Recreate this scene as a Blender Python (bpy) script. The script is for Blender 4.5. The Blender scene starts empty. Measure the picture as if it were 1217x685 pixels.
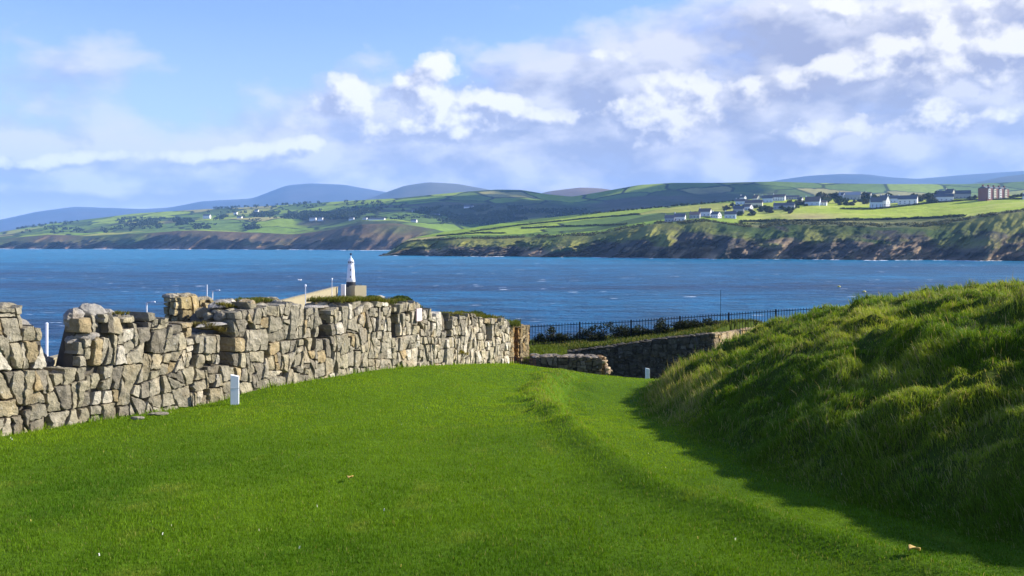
import bpy, bmesh, math, random
import numpy as np
from mathutils import Vector, Matrix
R = math.radians
rng = np.random.default_rng(7)
random.seed(7)
sc = bpy.context.scene
COL = sc.collection

# ------------------------------------------------------------------ frame of reference
F = 1054.0          # focal length in photo pixels
CX, HY = 608.5, 289.0
H = 18.0            # eye height above the sea


def P(px, py, d):
    return np.array([(px - CX) / F * d, d, H - (py - HY) / F * d])


def interp(x, pts):
    pts = np.asarray(pts, float)
    return np.interp(x, pts[:, 0], pts[:, 1])


# ------------------------------------------------------------------ numpy noise
def _hash(ix, iy, seed):
    h = (ix.astype(np.int64) * 374761393 + iy.astype(np.int64) * 668265263 + seed * 974634777) & 0xFFFFFFFF
    h = ((h ^ (h >> 13)) * 1274126177) & 0xFFFFFFFF
    h = h ^ (h >> 16)
    return (h & 0xFFFFFF) / float(0xFFFFFF)


_SM = {}


def sinterp(x, pts):
    k = id(pts)
    if k not in _SM:
        p = np.asarray(pts, float); g = np.arange(p[0, 0] - 40, p[-1, 0] + 41, 1.0)
        v = np.interp(g, p[:, 0], p[:, 1]); ker = np.hanning(21); ker /= ker.sum()
        _SM[k] = (g, np.convolve(np.pad(v, 10, 'edge'), ker, 'valid'), pts)
    return np.interp(x, _SM[k][0], _SM[k][1])


def vnoise(x, y, seed=0):
    x = np.asarray(x, float); y = np.asarray(y, float)
    ix = np.floor(x); iy = np.floor(y)
    fx = x - ix; fy = y - iy
    fx = fx * fx * fx * (fx * (fx * 6 - 15) + 10); fy = fy * fy * fy * (fy * (fy * 6 - 15) + 10)
    a = _hash(ix, iy, seed); b = _hash(ix + 1, iy, seed); c = _hash(ix, iy + 1, seed); d = _hash(ix + 1, iy + 1, seed)
    return (a * (1 - fx) + b * fx) * (1 - fy) + (c * (1 - fx) + d * fx) * fy


def fbm(x, y, seed=0, octv=4, gain=0.5):
    s = 0; a = 1; t = 0
    x = np.asarray(x, float); y = np.asarray(y, float)
    for i in range(octv):
        s = s + a * vnoise(x, y, seed + i * 17); t += a; a *= gain
        x, y = x * 1.92 + y * 0.6 + 3.1, y * 1.92 - x * 0.6 + 7.7
    return s / t


def sstep(a, b, x):
    t = np.clip((x - a) / (b - a), 0, 1)
    return t * t * (3 - 2 * t)


# ------------------------------------------------------------------ object helpers
def tag(o, label=None, cat=None, group=None, kind=None):
    if label: o['label'] = label
    if cat: o['category'] = cat
    if group: o['group'] = group
    if kind: o['kind'] = kind
    return o


def link(o, parent=None):
    COL.objects.link(o)
    if parent is not None: o.parent = parent
    return o


def empty(name, loc, rz=0.0):
    o = bpy.data.objects.new(name, None)
    o.location = loc; o.rotation_euler = (0, 0, rz); o.empty_display_size = 0.2
    return link(o)


def big_mesh(name, V, loops, starts, mat, cols=None, smooth=False):
    V = np.ascontiguousarray(V, np.float32)
    loops = np.asarray(loops, np.int32); starts = np.asarray(starts, np.int32)
    me = bpy.data.meshes.new(name)
    me.vertices.add(len(V)); me.vertices.foreach_set('co', V.ravel())
    me.loops.add(len(loops)); me.loops.foreach_set('vertex_index', loops)
    me.polygons.add(len(starts)); me.polygons.foreach_set('loop_start', starts)
    if cols is not None:
        ca = me.attributes.new('tint', 'FLOAT_COLOR', 'POINT')
        c4 = np.ones((len(V), 4), np.float32); c4[:, :3] = cols
        ca.data.foreach_set('color', c4.ravel())
    me.polygons.foreach_set('use_smooth', np.full(len(starts), bool(smooth)))
    me.update(calc_edges=True)
    me.materials.append(mat)
    return me


def mk(name, V, Fc, mat, parent=None, cols=None, smooth=False, loc=None):
    """one mesh object from vertices and faces of any size"""
    V = np.asarray(V, float).reshape(-1, 3)
    loops = [i for f in Fc for i in f]
    starts = np.cumsum([0] + [len(f) for f in Fc])[:-1]
    me = big_mesh(name, V, loops, starts, mat, cols, smooth)
    o = bpy.data.objects.new(name, me)
    if loc is not None: o.location = loc
    return link(o, parent)


def grid_obj(name, G, mat, cols=None, smooth=True, keep=None):
    """G: (rows, cols, 3)"""
    n, m = G.shape[:2]
    idx = np.arange(n * m).reshape(n, m)
    q = np.stack([idx[:-1, :-1], idx[:-1, 1:], idx[1:, 1:], idx[1:, :-1]], -1).reshape(-1, 4)
    me = big_mesh(name, G.reshape(-1, 3), q.ravel(), np.arange(len(q)) * 4, mat,
                  None if cols is None else cols.reshape(-1, 3), smooth)
    return link(bpy.data.objects.new(name, me))


class MB:
    """collects shapes for ONE mesh"""
    def __init__(s): s.V = []; s.F = []; s.C = []
    def add(s, V, Fc, col=(1, 1, 1)):
        b = len(s.V)
        s.V.extend([tuple(v) for v in V]); s.F.extend([tuple(i + b for i in f) for f in Fc])
        col = np.asarray(col, float)
        if col.ndim == 1: s.C.extend([tuple(col)] * len(V))
        else: s.C.extend([tuple(c) for c in col])
    def box(s, c, size, rz=0.0, col=(1, 1, 1), taper=1.0):
        x, y, z = [v / 2 for v in size]
        V = []
        for sz in (-1, 1):
            k = 1 if sz < 0 else taper
            for sx, sy in ((-1, -1), (1, -1), (1, 1), (-1, 1)):
                a, b = sx * x * k, sy * y * k
                V.append((c[0] + a * math.cos(rz) - b * math.sin(rz), c[1] + a * math.sin(rz) + b * math.cos(rz), c[2] + sz * z))
        s.add(V, [(3, 2, 1, 0), (4, 5, 6, 7), (0, 1, 5, 4), (1, 2, 6, 5), (2, 3, 7, 6), (3, 0, 4, 7)], col)
    def lathe(s, prof, n=16, c=(0, 0, 0), col=(1, 1, 1), caps=True):
        V = []; Fc = []
        for r, z in prof:
            for k in range(n):
                a = 2 * math.pi * k / n
                V.append((c[0] + r * math.cos(a), c[1] + r * math.sin(a), c[2] + z))
        for i in range(len(prof) - 1):
            for k in range(n):
                Fc.append((i * n + k, i * n + (k + 1) % n, (i + 1) * n + (k + 1) % n, (i + 1) * n + k))
        if caps:
            Fc.append(tuple(range(n - 1, -1, -1))); Fc.append(tuple((len(prof) - 1) * n + k for k in range(n)))
        s.add(V, Fc, col)
    def tube(s, a, b, ra, rb=None, n=8, col=(1, 1, 1)):
        rb = ra if rb is None else rb
        a = Vector(a); b = Vector(b); d = (b - a).normalized()
        up = Vector((0, 0, 1)) if abs(d.z) < .9 else Vector((1, 0, 0))
        e = d.cross(up).normalized(); f = d.cross(e)
        V = []
        for p, r in ((a, ra), (b, rb)):
            for k in range(n):
                t = 2 * math.pi * k / n
                V.append(p + e * (r * math.cos(t)) + f * (r * math.sin(t)))
        Fc = [(k, (k + 1) % n, n + (k + 1) % n, n + k) for k in range(n)]
        Fc += [tuple(range(n)), tuple(range(2 * n - 1, n - 1, -1))]
        s.add(V, Fc, col)
    def build(s, name, mat, parent=None, smooth=False, tint=True, loc=None):
        return mk(name, s.V, s.F, mat, parent, np.array(s.C) if tint else None, smooth, loc)


# ------------------------------------------------------------------ materials
def newmat(name):
    m = bpy.data.materials.new(name); m.use_nodes = True
    nt = m.node_tree
    return m, nt, nt.nodes['Principled BSDF']


def N(nt, typ, **kw):
    n = nt.nodes.new(typ)
    for k, v in kw.items(): setattr(n, k, v)
    return n


def mth(nt, op, a, b=None, c=None, clamp=False):
    n = nt.nodes.new('ShaderNodeMath'); n.operation = op; n.use_clamp = clamp
    for i, v in enumerate((a, b, c)):
        if v is None: continue
        if isinstance(v, (int, float)): n.inputs[i].default_value = v
        else: nt.links.new(v, n.inputs[i])
    return n.outputs[0]


def mixc(nt, fac, a, b, typ='MIX'):
    n = nt.nodes.new('ShaderNodeMix'); n.data_type = 'RGBA'; n.blend_type = typ
    for sock, v in ((n.inputs[0], fac), (n.inputs[6], a), (n.inputs[7], b)):
        if isinstance(v, (int, float)): sock.default_value = v
        elif isinstance(v, (tuple, list)): sock.default_value = (*v[:3], 1)
        else: nt.links.new(v, sock)
    return n.outputs[2]


def noise(nt, scale, detail=4, rough=.55, vec=None, out=0):
    n = nt.nodes.new('ShaderNodeTexNoise')
    n.inputs['Scale'].default_value = scale; n.inputs['Detail'].default_value = detail
    n.inputs['Roughness'].default_value = rough
    if vec is not None: nt.links.new(vec, n.inputs['Vector'])
    return n.outputs[out]


def ramp(nt, fac, stops):
    n = nt.nodes.new('ShaderNodeValToRGB')
    while len(n.color_ramp.elements) < len(stops): n.color_ramp.elements.new(0.5)
    for e, (p, c) in zip(n.color_ramp.elements, stops):
        e.position = p; e.color = (c, c, c, 1) if isinstance(c, (int, float)) else (*c, 1)
    nt.links.new(fac, n.inputs[0])
    return n.outputs[0]


def bump(nt, h, strength, dist, bs):
    n = nt.nodes.new('ShaderNodeBump'); n.inputs['Strength'].default_value = strength; n.inputs['Distance'].default_value = dist
    nt.links.new(h, n.inputs['Height']); nt.links.new(n.outputs[0], bs.inputs['Normal'])


def objco(nt, scale=None):
    t = nt.nodes.new('ShaderNodeNewGeometry').outputs['Position']
    if scale:
        m = nt.nodes.new('ShaderNodeVectorMath'); m.operation = 'MULTIPLY'
        nt.links.new(t, m.inputs[0]); m.inputs[1].default_value = scale
        t = m.outputs[0]
    return t


def tint(nt):
    a = nt.nodes.new('ShaderNodeAttribute'); a.attribute_name = 'tint'
    return a.outputs['Color']


def plain(name, col, rough=.7, metal=0.0, var=0.25, scale=3.0, bmp=0.0, spec=.3):
    m, nt, bs = newmat(name)
    p = objco(nt)
    c = mixc(nt, noise(nt, scale, 5, .6, p), tuple(v * (1 - var) for v in col), tuple(min(1, v * (1 + var)) for v in col))
    nt.links.new(c, bs.inputs['Base Color'])
    bs.inputs['Roughness'].default_value = rough; bs.inputs['Metallic'].default_value = metal
    bs.inputs['Specular IOR Level'].default_value = spec
    if bmp: bump(nt, noise(nt, scale * 4, 4, .6, p), bmp, .02, bs)
    return m


def tinted(name, rough=.85, var=.35, scale=2.0, bmp=0.0, bscale=8.0, spec=.2, bdist=.02):
    m, nt, bs = newmat(name)
    p = objco(nt)
    f = ramp(nt, noise(nt, scale, 6, .65, p), [(.25, 1 - var), (.75, 1 + var)])
    nt.links.new(mixc(nt, 1.0, tint(nt), f, 'MULTIPLY'), bs.inputs['Base Color'])
    bs.inputs['Roughness'].default_value = rough; bs.inputs['Specular IOR Level'].default_value = spec
    if bmp: bump(nt, noise(nt, bscale, 6, .65, p), bmp, bdist, bs)
    return m


def stone_mat():
    m, nt, bs = newmat('rubble_stone')
    p = objco(nt)
    f = ramp(nt, noise(nt, 5, 8, .7, p), [(.25, .45), (.5, .95), (.75, 1.45)])
    c = mixc(nt, 1.0, tint(nt), f, 'MULTIPLY')
    st = ramp(nt, noise(nt, 2.3, 6, .6, p), [(.52, 0.0), (.68, 1.0)])       # ochre staining
    c = mixc(nt, mth(nt, 'MULTIPLY', st, .35), c, mixc(nt, 1.0, c, (1.12, .9, .6), 'MULTIPLY'))
    li = ramp(nt, noise(nt, 13, 5, .6, p), [(.62, 0.0), (.70, 1.0)])      # pale lichen
    c = mixc(nt, mth(nt, 'MULTIPLY', li, .5), c, (.52, .50, .42))
    dk = ramp(nt, noise(nt, 21, 4, .6, p), [(.64, 0.0), (.74, 1.0)])
    c = mixc(nt, mth(nt, 'MULTIPLY', dk, .55), c, (.06, .055, .05))
    nt.links.new(c, bs.inputs['Base Color'])
    bs.inputs['Roughness'].default_value = .92; bs.inputs['Specular IOR Level'].default_value = .15
    v = nt.nodes.new('ShaderNodeTexVoronoi'); v.inputs['Scale'].default_value = 9
    v.feature = 'F1'
    nt.links.new(p, v.inputs['Vector'])
    hgt = mth(nt, 'ADD', noise(nt, 14, 8, .7, p), mth(nt, 'MULTIPLY', v.outputs['Distance'], .5))
    bump(nt, hgt, 1.0, .06, bs)
    return m


def blade_mat(name, translu=.35):
    m = bpy.data.materials.new(name); m.use_nodes = True
    nt = m.node_tree; nt.nodes.clear()
    out = N(nt, 'ShaderNodeOutputMaterial')
    d = N(nt, 'ShaderNodeBsdfPrincipled'); t = N(nt, 'ShaderNodeBsdfTranslucent'); x = N(nt, 'ShaderNodeMixShader')
    c = tint(nt)
    nt.links.new(c, d.inputs['Base Color'])
    d.inputs['Roughness'].default_value = .6; d.inputs['Specular IOR Level'].default_value = .12
    nt.links.new(mixc(nt, 1.0, c, (1.3, 1.25, .6), 'MULTIPLY'), t.inputs['Color'])
    x.inputs[0].default_value = translu
    nt.links.new(d.outputs[0], x.inputs[1]); nt.links.new(t.outputs[0], x.inputs[2])
    nt.links.new(x.outputs[0], out.inputs['Surface'])
    return m


M = {}
M['stone'] = stone_mat()
M['blade'] = blade_mat('grass_blade')
M['leaf'] = blade_mat('leaf', .25)
M['turf'] = tinted('turf', .95, .3, 6.0, .5, 40.0, .05)
M['land'] = tinted('far_land', .95, .28, .05, .8, .12, .05, 2.5)
M['mountain'] = tinted('far_mountain', .95, .18, .004, 0, 1, .05)
M['white'] = plain('white_paint', (.8, .8, .78), .5, 0, .06, 6)
M['limew'] = plain('white_render', (.78, .76, .72), .8, 0, .08, .5)
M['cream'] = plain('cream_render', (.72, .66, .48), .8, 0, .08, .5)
M['shadew'] = plain('blue_shade_render', (.55, .62, .72), .8, 0, .08, .5)  # blue wall shade put into the render colour
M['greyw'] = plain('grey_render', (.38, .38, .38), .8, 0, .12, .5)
M['brick'] = plain('red_brick', (.25, .105, .08), .85, 0, .2, .8)
M['slate'] = plain('slate_roof', (.10, .105, .12), .7, 0, .25, .6)
M['brownroof'] = plain('brown_tile_roof', (.16, .12, .10), .8, 0, .25, .6)
M['glass'] = plain('dark_window_glass', (.03, .035, .045), .15, 0, .1, 1, 0, .5)
M['iron'] = plain('black_iron', (.012, .013, .016), .5, .3, .3, 8)
M['rust'] = plain('rusty_iron', (.11, .05, .03), .8, .2, .4, 12)
M['conc'] = plain('cream_harbour_concrete', (.30, .255, .15), .85, 0, .18, .5)
M['galv'] = plain('galvanised_pole', (.62, .63, .64), .45, .3, .1, 4)
M['lampgl'] = plain('lamp_glass', (.75, .78, .8), .3, 0, .05, 2)
M['black'] = plain('black_paint', (.015, .015, .018), .5, 0, .2, 4)
M['bark'] = plain('bark', (.09, .065, .045), .9, 0, .3, 3)
M['yellow'] = plain('yellow_buoy_paint', (.62, .52, .12), .5, 0, .1, 2)
M['bird'] = plain('white_feathers', (.8, .8, .8), .7, 0, .1, 8)
M['foam'] = plain('sea_foam', (.82, .85, .88), .7, 0, .08, .6)
M['deadleaf'] = plain('dry_leaf', (.45, .30, .08), .8, 0, .25, 30)
M['pink'] = plain('pale_pink_plate', (.72, .55, .55), .6, 0, .06, 8)

# ------------------------------------------------------------------ near terrain (lawn, path, mound)
WA = np.array([-6.47, 11.2]); WB = np.array([-0.13, 25.0]); WD = WB - WA
WL = np.linalg.norm(WD); WU = WD / WL; WN = np.array([WU[1], -WU[0]])      # unit along the wall, normal to the lawn


def wall_t(px):
    u = (np.asarray(px, float) - CX) / F
    return (WA[1] * u - WA[0]) / (WD[0] - WD[1] * u)


BASE = [(0, 518), (80, 505), (200, 487), (250, 478), (300, 464), (400, 447), (450, 439), (500, 435), (560, 433), (603, 433)]
ctrl = []
for px, py in BASE:
    d = WA[1] + WD[1] * wall_t(px); p = P(px, py, d); ctrl.append(p)


def plane(y): return H - 1.65 - .07 * y


for px in (-300, 0, 300, 608, 900, 1300):
    for d in (2.0, 5.4, 9.0):
        x = (px - CX) / F * d; ctrl.append(np.array([x, d, plane(d)]))
for x, y in ((-1.5, 14), (1, 14), (-.5, 19), (2.5, 14), (8, 12), (8, 18), (14, 14), (14, 22), (22, 26), (22, 10)):
    ctrl.append(np.array([x, y, plane(y)]))
for px, py, d in ((618, 435, 24), (640, 438.5, 24), (670, 441.5, 24.5), (700, 444.5, 25), (740, 449, 26), (775, 453, 27), (640, 447, 21), (720, 458, 21), (618, 450, 29), (670, 454, 29), (720, 457, 29.5), (775, 456, 31)):
    ctrl.append(P(px, py, d))
for x, y, z in ((-12, 12, 14.6), (-12, 20, 14.0), (-6, 24, 13.6), (-4, 30, 12.0), (0, 34, 11.6), (3, 34, 11.6), (6, 34, 11.6), (3, 42, 11.0), (10, 36, 11.6),
                (-3, 42, 11), (12, 44, 11.2), (20, 40, 13.0), (-12, 40, 11), (30, 44, 14.5), (-20, 5, 15.6)):
    ctrl.append(np.array([x, y, z]))
ctrl = np.array(ctrl)


def _tps(r): return np.where(r > 1e-9, r * r * np.log(np.maximum(r, 1e-9)), 0)


_n = len(ctrl)
_K = _tps(np.linalg.norm(ctrl[:, None, :2] - ctrl[None, :, :2], axis=-1)) + np.eye(_n) * .08
_Pm = np.c_[np.ones(_n), ctrl[:, :2]]
_A = np.block([[_K, _Pm], [_Pm.T, np.zeros((3, 3))]])
_w = np.linalg.solve(_A, np.r_[ctrl[:, 2], np.zeros(3)])


def tps(x, y):
    x = np.asarray(x, float); y = np.asarray(y, float)
    s = _w[_n] + _w[_n + 1] * x + _w[_n + 2] * y
    for i in range(_n):
        s = s + _w[i] * _tps(np.hypot(x - ctrl[i, 0], y - ctrl[i, 1]))
    return s


RIDGE = np.array([(5.2, 1.5), (3.9, 3.3), (2.75, 5.2), (2.2, 6.3), (1.38, 7.9), (.92, 11.6), (.6, 15), (.55, 17.5), (.9, 21), (1.6, 25)])
MBASE = np.array([(9, .5), (6.2, 4.5), (4.5, 7.2), (3.2, 10.2), (2.8, 14.2), (2.9, 18), (3.2, 21.5), (4.3, 25), (8, 28.5), (16, 33), (30, 38)])


def seg_signed(x, y, poly):
    """signed distance to an open polyline; positive on its right-hand side going along it"""
    best = np.full(np.shape(x), 1e9); sg = np.zeros(np.shape(x))
    for a, b in zip(poly[:-1], poly[1:]):
        ab = b - a; t = np.clip(((x - a[0]) * ab[0] + (y - a[1]) * ab[1]) / (ab @ ab), 0, 1)
        dx = x - a[0] - t * ab[0]; dy = y - a[1] - t * ab[1]
        d = np.hypot(dx, dy); s = -(ab[0] * dy - ab[1] * dx)
        m = d < best - 1e-9
        best = np.where(m, d, best); sg = np.where(m, np.sign(s), sg)
    return best * np.where(sg == 0, 1, sg)


MPROF = [(-.35, 0), (0, .03), (.5, .30), (.9, .58), (1.8, 1.08), (2.8, 1.53), (4.6, 2.06), (6.5, 2.27), (9, 2.44), (14, 2.56), (40, 2.65)]


def mound_r(x, y): return seg_signed(x, y, MBASE)


def fence_ground(x):      # ground height along the railing line
    px = CX + x / 45.0 * F
    return H - (interp(px, [(560, 415), (630, 412.5), (713, 409), (790, 401), (866, 389), (950, 383), (1100, 372), (1300, 365)]) - HY) / F * 45.0


RET = np.array([(-6.0, 43.0), (0.3, 43.0), (10.0, 43.95), (13.6, 49.0), (18.0, 55.0), (40.0, 58.0)])       # foot line of the retaining wall (plan)


def ground_z(x, y, rough=True):
    x = np.asarray(x, float); y = np.asarray(y, float)
    z = tps(x, y)
    r = seg_signed(x, y, RIDGE)
    fade = 1 - sstep(19, 26, y)
    z = z - .44 * sstep(-.05, .5, r) * fade
    z = z + .09 * np.exp(-((r + .1) / .28) ** 2) * fade
    # rough little bank at the head of the path
    z = z + .30 * (fbm(x * 2.2, y * 1.4, 5, 3) - .5) * np.exp(-(r / .8) ** 2) * sstep(10, 15, y) * (1 - sstep(22, 26, y))
    mr = mound_r(x, y)
    mh = interp(mr, MPROF)
    if rough:
        k = sstep(-.1, .8, mr)
        mh = mh + k * ((.50 * (fbm(x * 1.5 + 9, y * 1.5, 11, 3) - .5) + .34 * (fbm(x * 3.1 + 2, y * 3.1, 12, 2) - .5)) + .20 * (fbm(x * .45, y * .45 + 4, 13, 2) - .5))
        z = z + (1 - k) * .030 * (fbm(x * .7, y * .7, 21, 3) - .5)
    z = z + np.maximum(mh, 0) * (1 - sstep(60, 70, y))
    # terrace behind the retaining wall, then the drop to the sea
    yw = interp(x, RET)
    terr = fence_ground(x)
    bump_t = .15 * (fbm(x * .9, y * .9, 31, 3) - .5)
    t = sstep(yw + .35, yw + .45, y)
    z = z * (1 - t) + (terr + bump_t) * t
    drop = sstep(46.6, 82, y)
    z = z * (1 - drop) + (-2.0) * drop
    # seaward fall behind the castle wall
    s = (x - WA[0]) * WN[0] + (y - WA[1]) * WN[1]
    behind = sstep(1.0, 2.4, -s) * (1 - sstep(30, 44, y) * sstep(-7, -3, x))
    z = z * (1 - behind) + (4 - 6 * sstep(7, 24, -s)) * behind
    return z


def build_ground():
    ang = np.tan(np.linspace(R(-62), R(62), 420))
    dd = np.concatenate([np.geomspace(1.2, 50, 430), np.linspace(50.5, 90, 30)])
    D, U = np.meshgrid(dd, ang, indexing='ij')
    X = U * D; Y = D + 0 * U
    Z = ground_z(X, Y)
    mr = mound_r(X, Y)
    n1 = fbm(X * .5, Y * .35, 3, 4); n2 = fbm(X * 3, Y * 3, 8, 3)
    lawn = np.stack([.040 + .050 * n1, .088 + .070 * n1, .004 + .003 * n2], -1)
    md = np.stack([.030 + .03 * n2, .050 + .030 * n2, .006 + .004 * n1], -1)
    k = np.maximum(sstep(-.15, .3, mr), sstep(40, 42.5, Y))[..., None]
    C = lawn * (1 - k) + md * k
    return grid_obj('ground', np.stack([X, Y, Z], -1), M['turf'], C)


ground = build_ground(); tag(ground, kind='structure')


# ------------------------------------------------------------------ grass blades
def blades(name, base, length, width, yaw, lean, leandir, cols, tipmul=1.25, mat=None):
    n = len(base)
    sx = np.cos(yaw) * width / 2; sy = np.sin(yaw) * width / 2
    lx = np.cos(leandir); ly = np.sin(leandir)
    V = np.empty((n, 5, 3), np.float32)
    hz = length
    mid = np.stack([base[:, 0] + lx * lean * hz * .35, base[:, 1] + ly * lean * hz * .35, base[:, 2] + hz * .58 * np.sqrt(1 - np.minimum(.5, lean * .5) ** 2)], -1)
    tip = np.stack([base[:, 0] + lx * lean * hz, base[:, 1] + ly * lean * hz, base[:, 2] + hz * np.sqrt(np.maximum(.04, 1 - np.minimum(.98, lean) ** 2))], -1)
    V[:, 0] = base; V[:, 1] = base; V[:, 2] = mid; V[:, 3] = mid; V[:, 4] = tip
    for i, s, k in ((0, -1, 1), (1, 1, 1), (2, 1, .75), (3, -1, .75)):
        V[:, i, 0] += s * sx * k; V[:, i, 1] += s * sy * k
    V[:, :2, 2] -= .01
    b = np.arange(n)[:, None] * 5
    loops = np.concatenate([b + 0, b + 1, b + 2, b + 3, b + 3, b + 2, b + 4], 1).ravel()
    starts = (np.arange(n)[:, None] * 7 + np.array([0, 4])[None]).ravel()
    C = np.empty((n, 5, 3), np.float32)
    for i, k in enumerate((.8, .8, 1.0, 1.0, tipmul)): C[:, i] = cols * k
    me = big_mesh(name, V.reshape(-1, 3), loops, starts, mat or M['blade'], C.reshape(-1, 3))
    return link(bpy.data.objects.new(name, me))


def wall_side(x, y): return (x - WA[0]) * WN[0] + (y - WA[1]) * WN[1]


def lawn_grass(n=820000):
    d = 3.2 * (46 / 3.2) ** rng.random(n)
    a = np.tan(rng.uniform(R(-36), R(36), n))
    x = a * d; y = d
    mr = mound_r(x, y); ws = wall_side(x, y)
    keep = (mr < .1) & (ws > -.05) & (y < 33)
    x, y, d, mr, ws = x[keep], y[keep], d[keep], mr[keep], ws[keep]
    n = len(x)
    z = ground_z(x, y)
    r = seg_signed(x, y, RIDGE)
    bank = np.exp(-((r - .1) / .45) ** 2) * sstep(11, 15, y) * (1 - sstep(23, 27, y))
    bank2 = .7 * np.exp(-((r - .12) / .20) ** 2) * np.clip(fbm(x * 2, y * 2, 45, 2) * 2.2 - .3, 0, 1.4) * (1 - sstep(12, 15, y))
    edge = np.exp(-(ws / .16) ** 2) * np.clip(fbm(x * 3, y * 3, 47, 2) * 3 - .8, 0, 2.2)
    patch = fbm(x * .8, y * .55, 41, 4); fine = fbm(x * 4, y * 4, 43, 2)
    L = (.015 + .015 * rng.random(n)) * (1 + 1.0 * (fine - .5)) * (1 + 1.0 * bank + .8 * bank2 + 2.6 * edge) * (1 + .008 * d)
    W = .0032 * (d / 5) ** .65 * (1 + .4 * rng.random(n))
    mix = np.clip(.12 + .8 * (patch - .42) + .62 * sstep(6, 17, y), 0, 1)[:, None]  # farther blades yellower and paler: grazing light put into the colour
    C = np.array([.060, .140, .003]) * (1 - mix) + np.array([.225, .345, .008]) * mix
    worn = (np.clip(fbm(x * 2.6 + 4, y * 1.5, 49, 3) - .66, 0, 1) * 2.2)[:, None]
    C = C * (1 - np.minimum(worn, .7)) + np.array([.25, .27, .04]) * np.minimum(worn, .7)
    C = C * (.7 + .6 * rng.random((n, 1)))
    dry = (rng.random(n) < .02 + .38 * bank + .25 * bank2)[:, None]
    C = np.where(dry, np.array([.26, .25, .07]) * (.7 + .6 * rng.random((n, 1))), C)
    o = blades('lawn_grass', np.stack([x, y, z], -1), L, W, rng.uniform(0, math.pi, n), rng.uniform(.15, .85, n), rng.uniform(0, 2 * math.pi, n), C)
    tag(o, 'short mown green grass covering the lawn and sunken path', 'grass', kind='stuff')


def mound_grass(nt=34000, per=17):
    d = 5.5 * (36 / 5.5) ** rng.random(nt)
    a = np.tan(R(3) + rng.random(nt) * R(36))
    x = a * d; y = d
    mr = mound_r(x, y)
    keep = (mr > -.10) & (mr < 16)
    x, y, d, mr = x[keep], y[keep], d[keep], mr[keep]
    cl = fbm(x * 1.9, y * 1.9, 51, 3)
    straw = fbm(x * .8 + 5, y * .8, 57, 4)
    # seed-head tall grass at the foot by the marker post
    tall = np.exp(-((mr - .5) / .6) ** 2) * sstep(14.5, 17, y) * (1 - sstep(24, 27, y))
    nT = len(x)
    tx = np.repeat(x, per) + rng.normal(0, .05, nT * per) * (np.repeat(d, per) / 9)
    ty = np.repeat(y, per) + rng.normal(0, .05, nT * per) * (np.repeat(d, per) / 9)
    dd = np.repeat(d, per); n = len(tx)
    z = ground_z(tx, ty)
    foot = np.repeat(sstep(-.1, .5, mr), per)
    tl = np.repeat(tall, per); cr = np.repeat(cl, per); sr = np.repeat(straw, per)
    L = (.055 + .08 * rng.random(n)) * (.40 + 1.15 * np.clip((cr - .3) / .4, 0, 1)) * (.45 + .55 * foot) * (1 + .9 * tl)
    stalk = rng.random(n) < .003 * foot
    L = np.where(stalk, L * 1.7 + .03, L)
    W = .0042 * (dd / 7) ** .8 * (.8 + .5 * rng.random(n))
    wind = 2.6 + 3.4 * (fbm(tx * .9, ty * .9, 61, 2) - .5) * 2
    ld = wind + rng.normal(0, .9, n)
    lean = np.clip(rng.normal(.62, .22, n) * (1 - .55 * tl), .05, .97)
    k = np.clip((sr - .38) / .28, 0, 1)[:, None] * (.55 + .45 * np.repeat(sstep(1.0, 3.5, mr), per))[:, None]  # yellower up the slope: straw, with sunlight put into the colour
    C = np.array([.100, .178, .008]) * (1 - k) + np.array([.29, .345, .03]) * k
    C = C * (.7 + .6 * rng.random((n, 1)))
    dry = (rng.random(n) < .06 + .18 * k[:, 0] + .42 * tl)[:, None] | stalk[:, None]
    C = np.where(dry, np.array([.36, .31, .13]) * (.6 + .7 * rng.random((n, 1))), C)
    o = blades('mound_grass', np.stack([tx, ty, z], -1), L, W, rng.uniform(0, math.pi, n), lean, ld, C, 1.35)
    tag(o, 'long windswept tufted grass covering the raised mound', 'grass', kind='stuff')


def terrace_grass(n=42000):
    x = rng.uniform(-3, 20, n); yw = interp(x, RET)
    y = yw + .3 + rng.random(n) * 4.2
    z = ground_z(x, y)
    C = np.array([.060, .092, .014]) * (.6 + .8 * rng.random((n, 1)))
    C = np.where((rng.random(n) < .25)[:, None], np.array([.24, .22, .06]), C)
    o = blades('terrace_grass', np.stack([x, y, z], -1), .06 + .14 * rng.random(n) ** 2, .022 + .01 * rng.random(n), rng.uniform(0, 3.14, n),
               rng.uniform(.1, .8, n), rng.uniform(0, 6.28, n), C)
    tag(o, 'rough grass along the strip under the black railing', 'grass', kind='stuff')


def clover(n=200):
    d = 4.5 * (24 / 4.5) ** rng.random(n); x = np.tan(rng.uniform(R(-34), R(34), n)) * d; y = d
    k = (wall_side(x, y) > .3) & (fbm(x * .9 + 2, y * .9, 83, 2) > .52); x, y = x[k], y[k]
    base = np.stack([x, y, ground_z(x, y) + .022], -1); n = len(x)
    C = np.where((rng.random(n) < .6)[:, None], np.array([.75, .74, .68]), np.array([.55, .45, .12]))
    tag(blades('clover_flowers', base, np.full(n, .012),   .007 + .005 * rng.random(n), rng.uniform(0, 3.1, n), rng.uniform(.6, .95, n), rng.uniform(0, 6.28, n), C),
        'scattered tiny pale clover flowers and dry flecks in the lawn', 'flowers', kind='stuff')


clover(); lawn_grass(); mound_grass(); terrace_grass()


# ------------------------------------------------------------------ rubble masonry
def clip(poly, nx, ny, c):
    """keep nx*x+ny*y <= c"""
    out = []
    n = len(poly)
    for i in range(n):
        a = poly[i]; b = poly[(i + 1) % n]
        da = nx * a[0] + ny * a[1] - c; db = nx * b[0] + ny * b[1] - c
        if da <= 0: out.append(a)
        if (da < 0 < db) or (db < 0 < da):
            t = da / (da - db); out.append((a[0] + t * (b[0] - a[0]), a[1] + t * (b[1] - a[1])))
    return out


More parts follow.
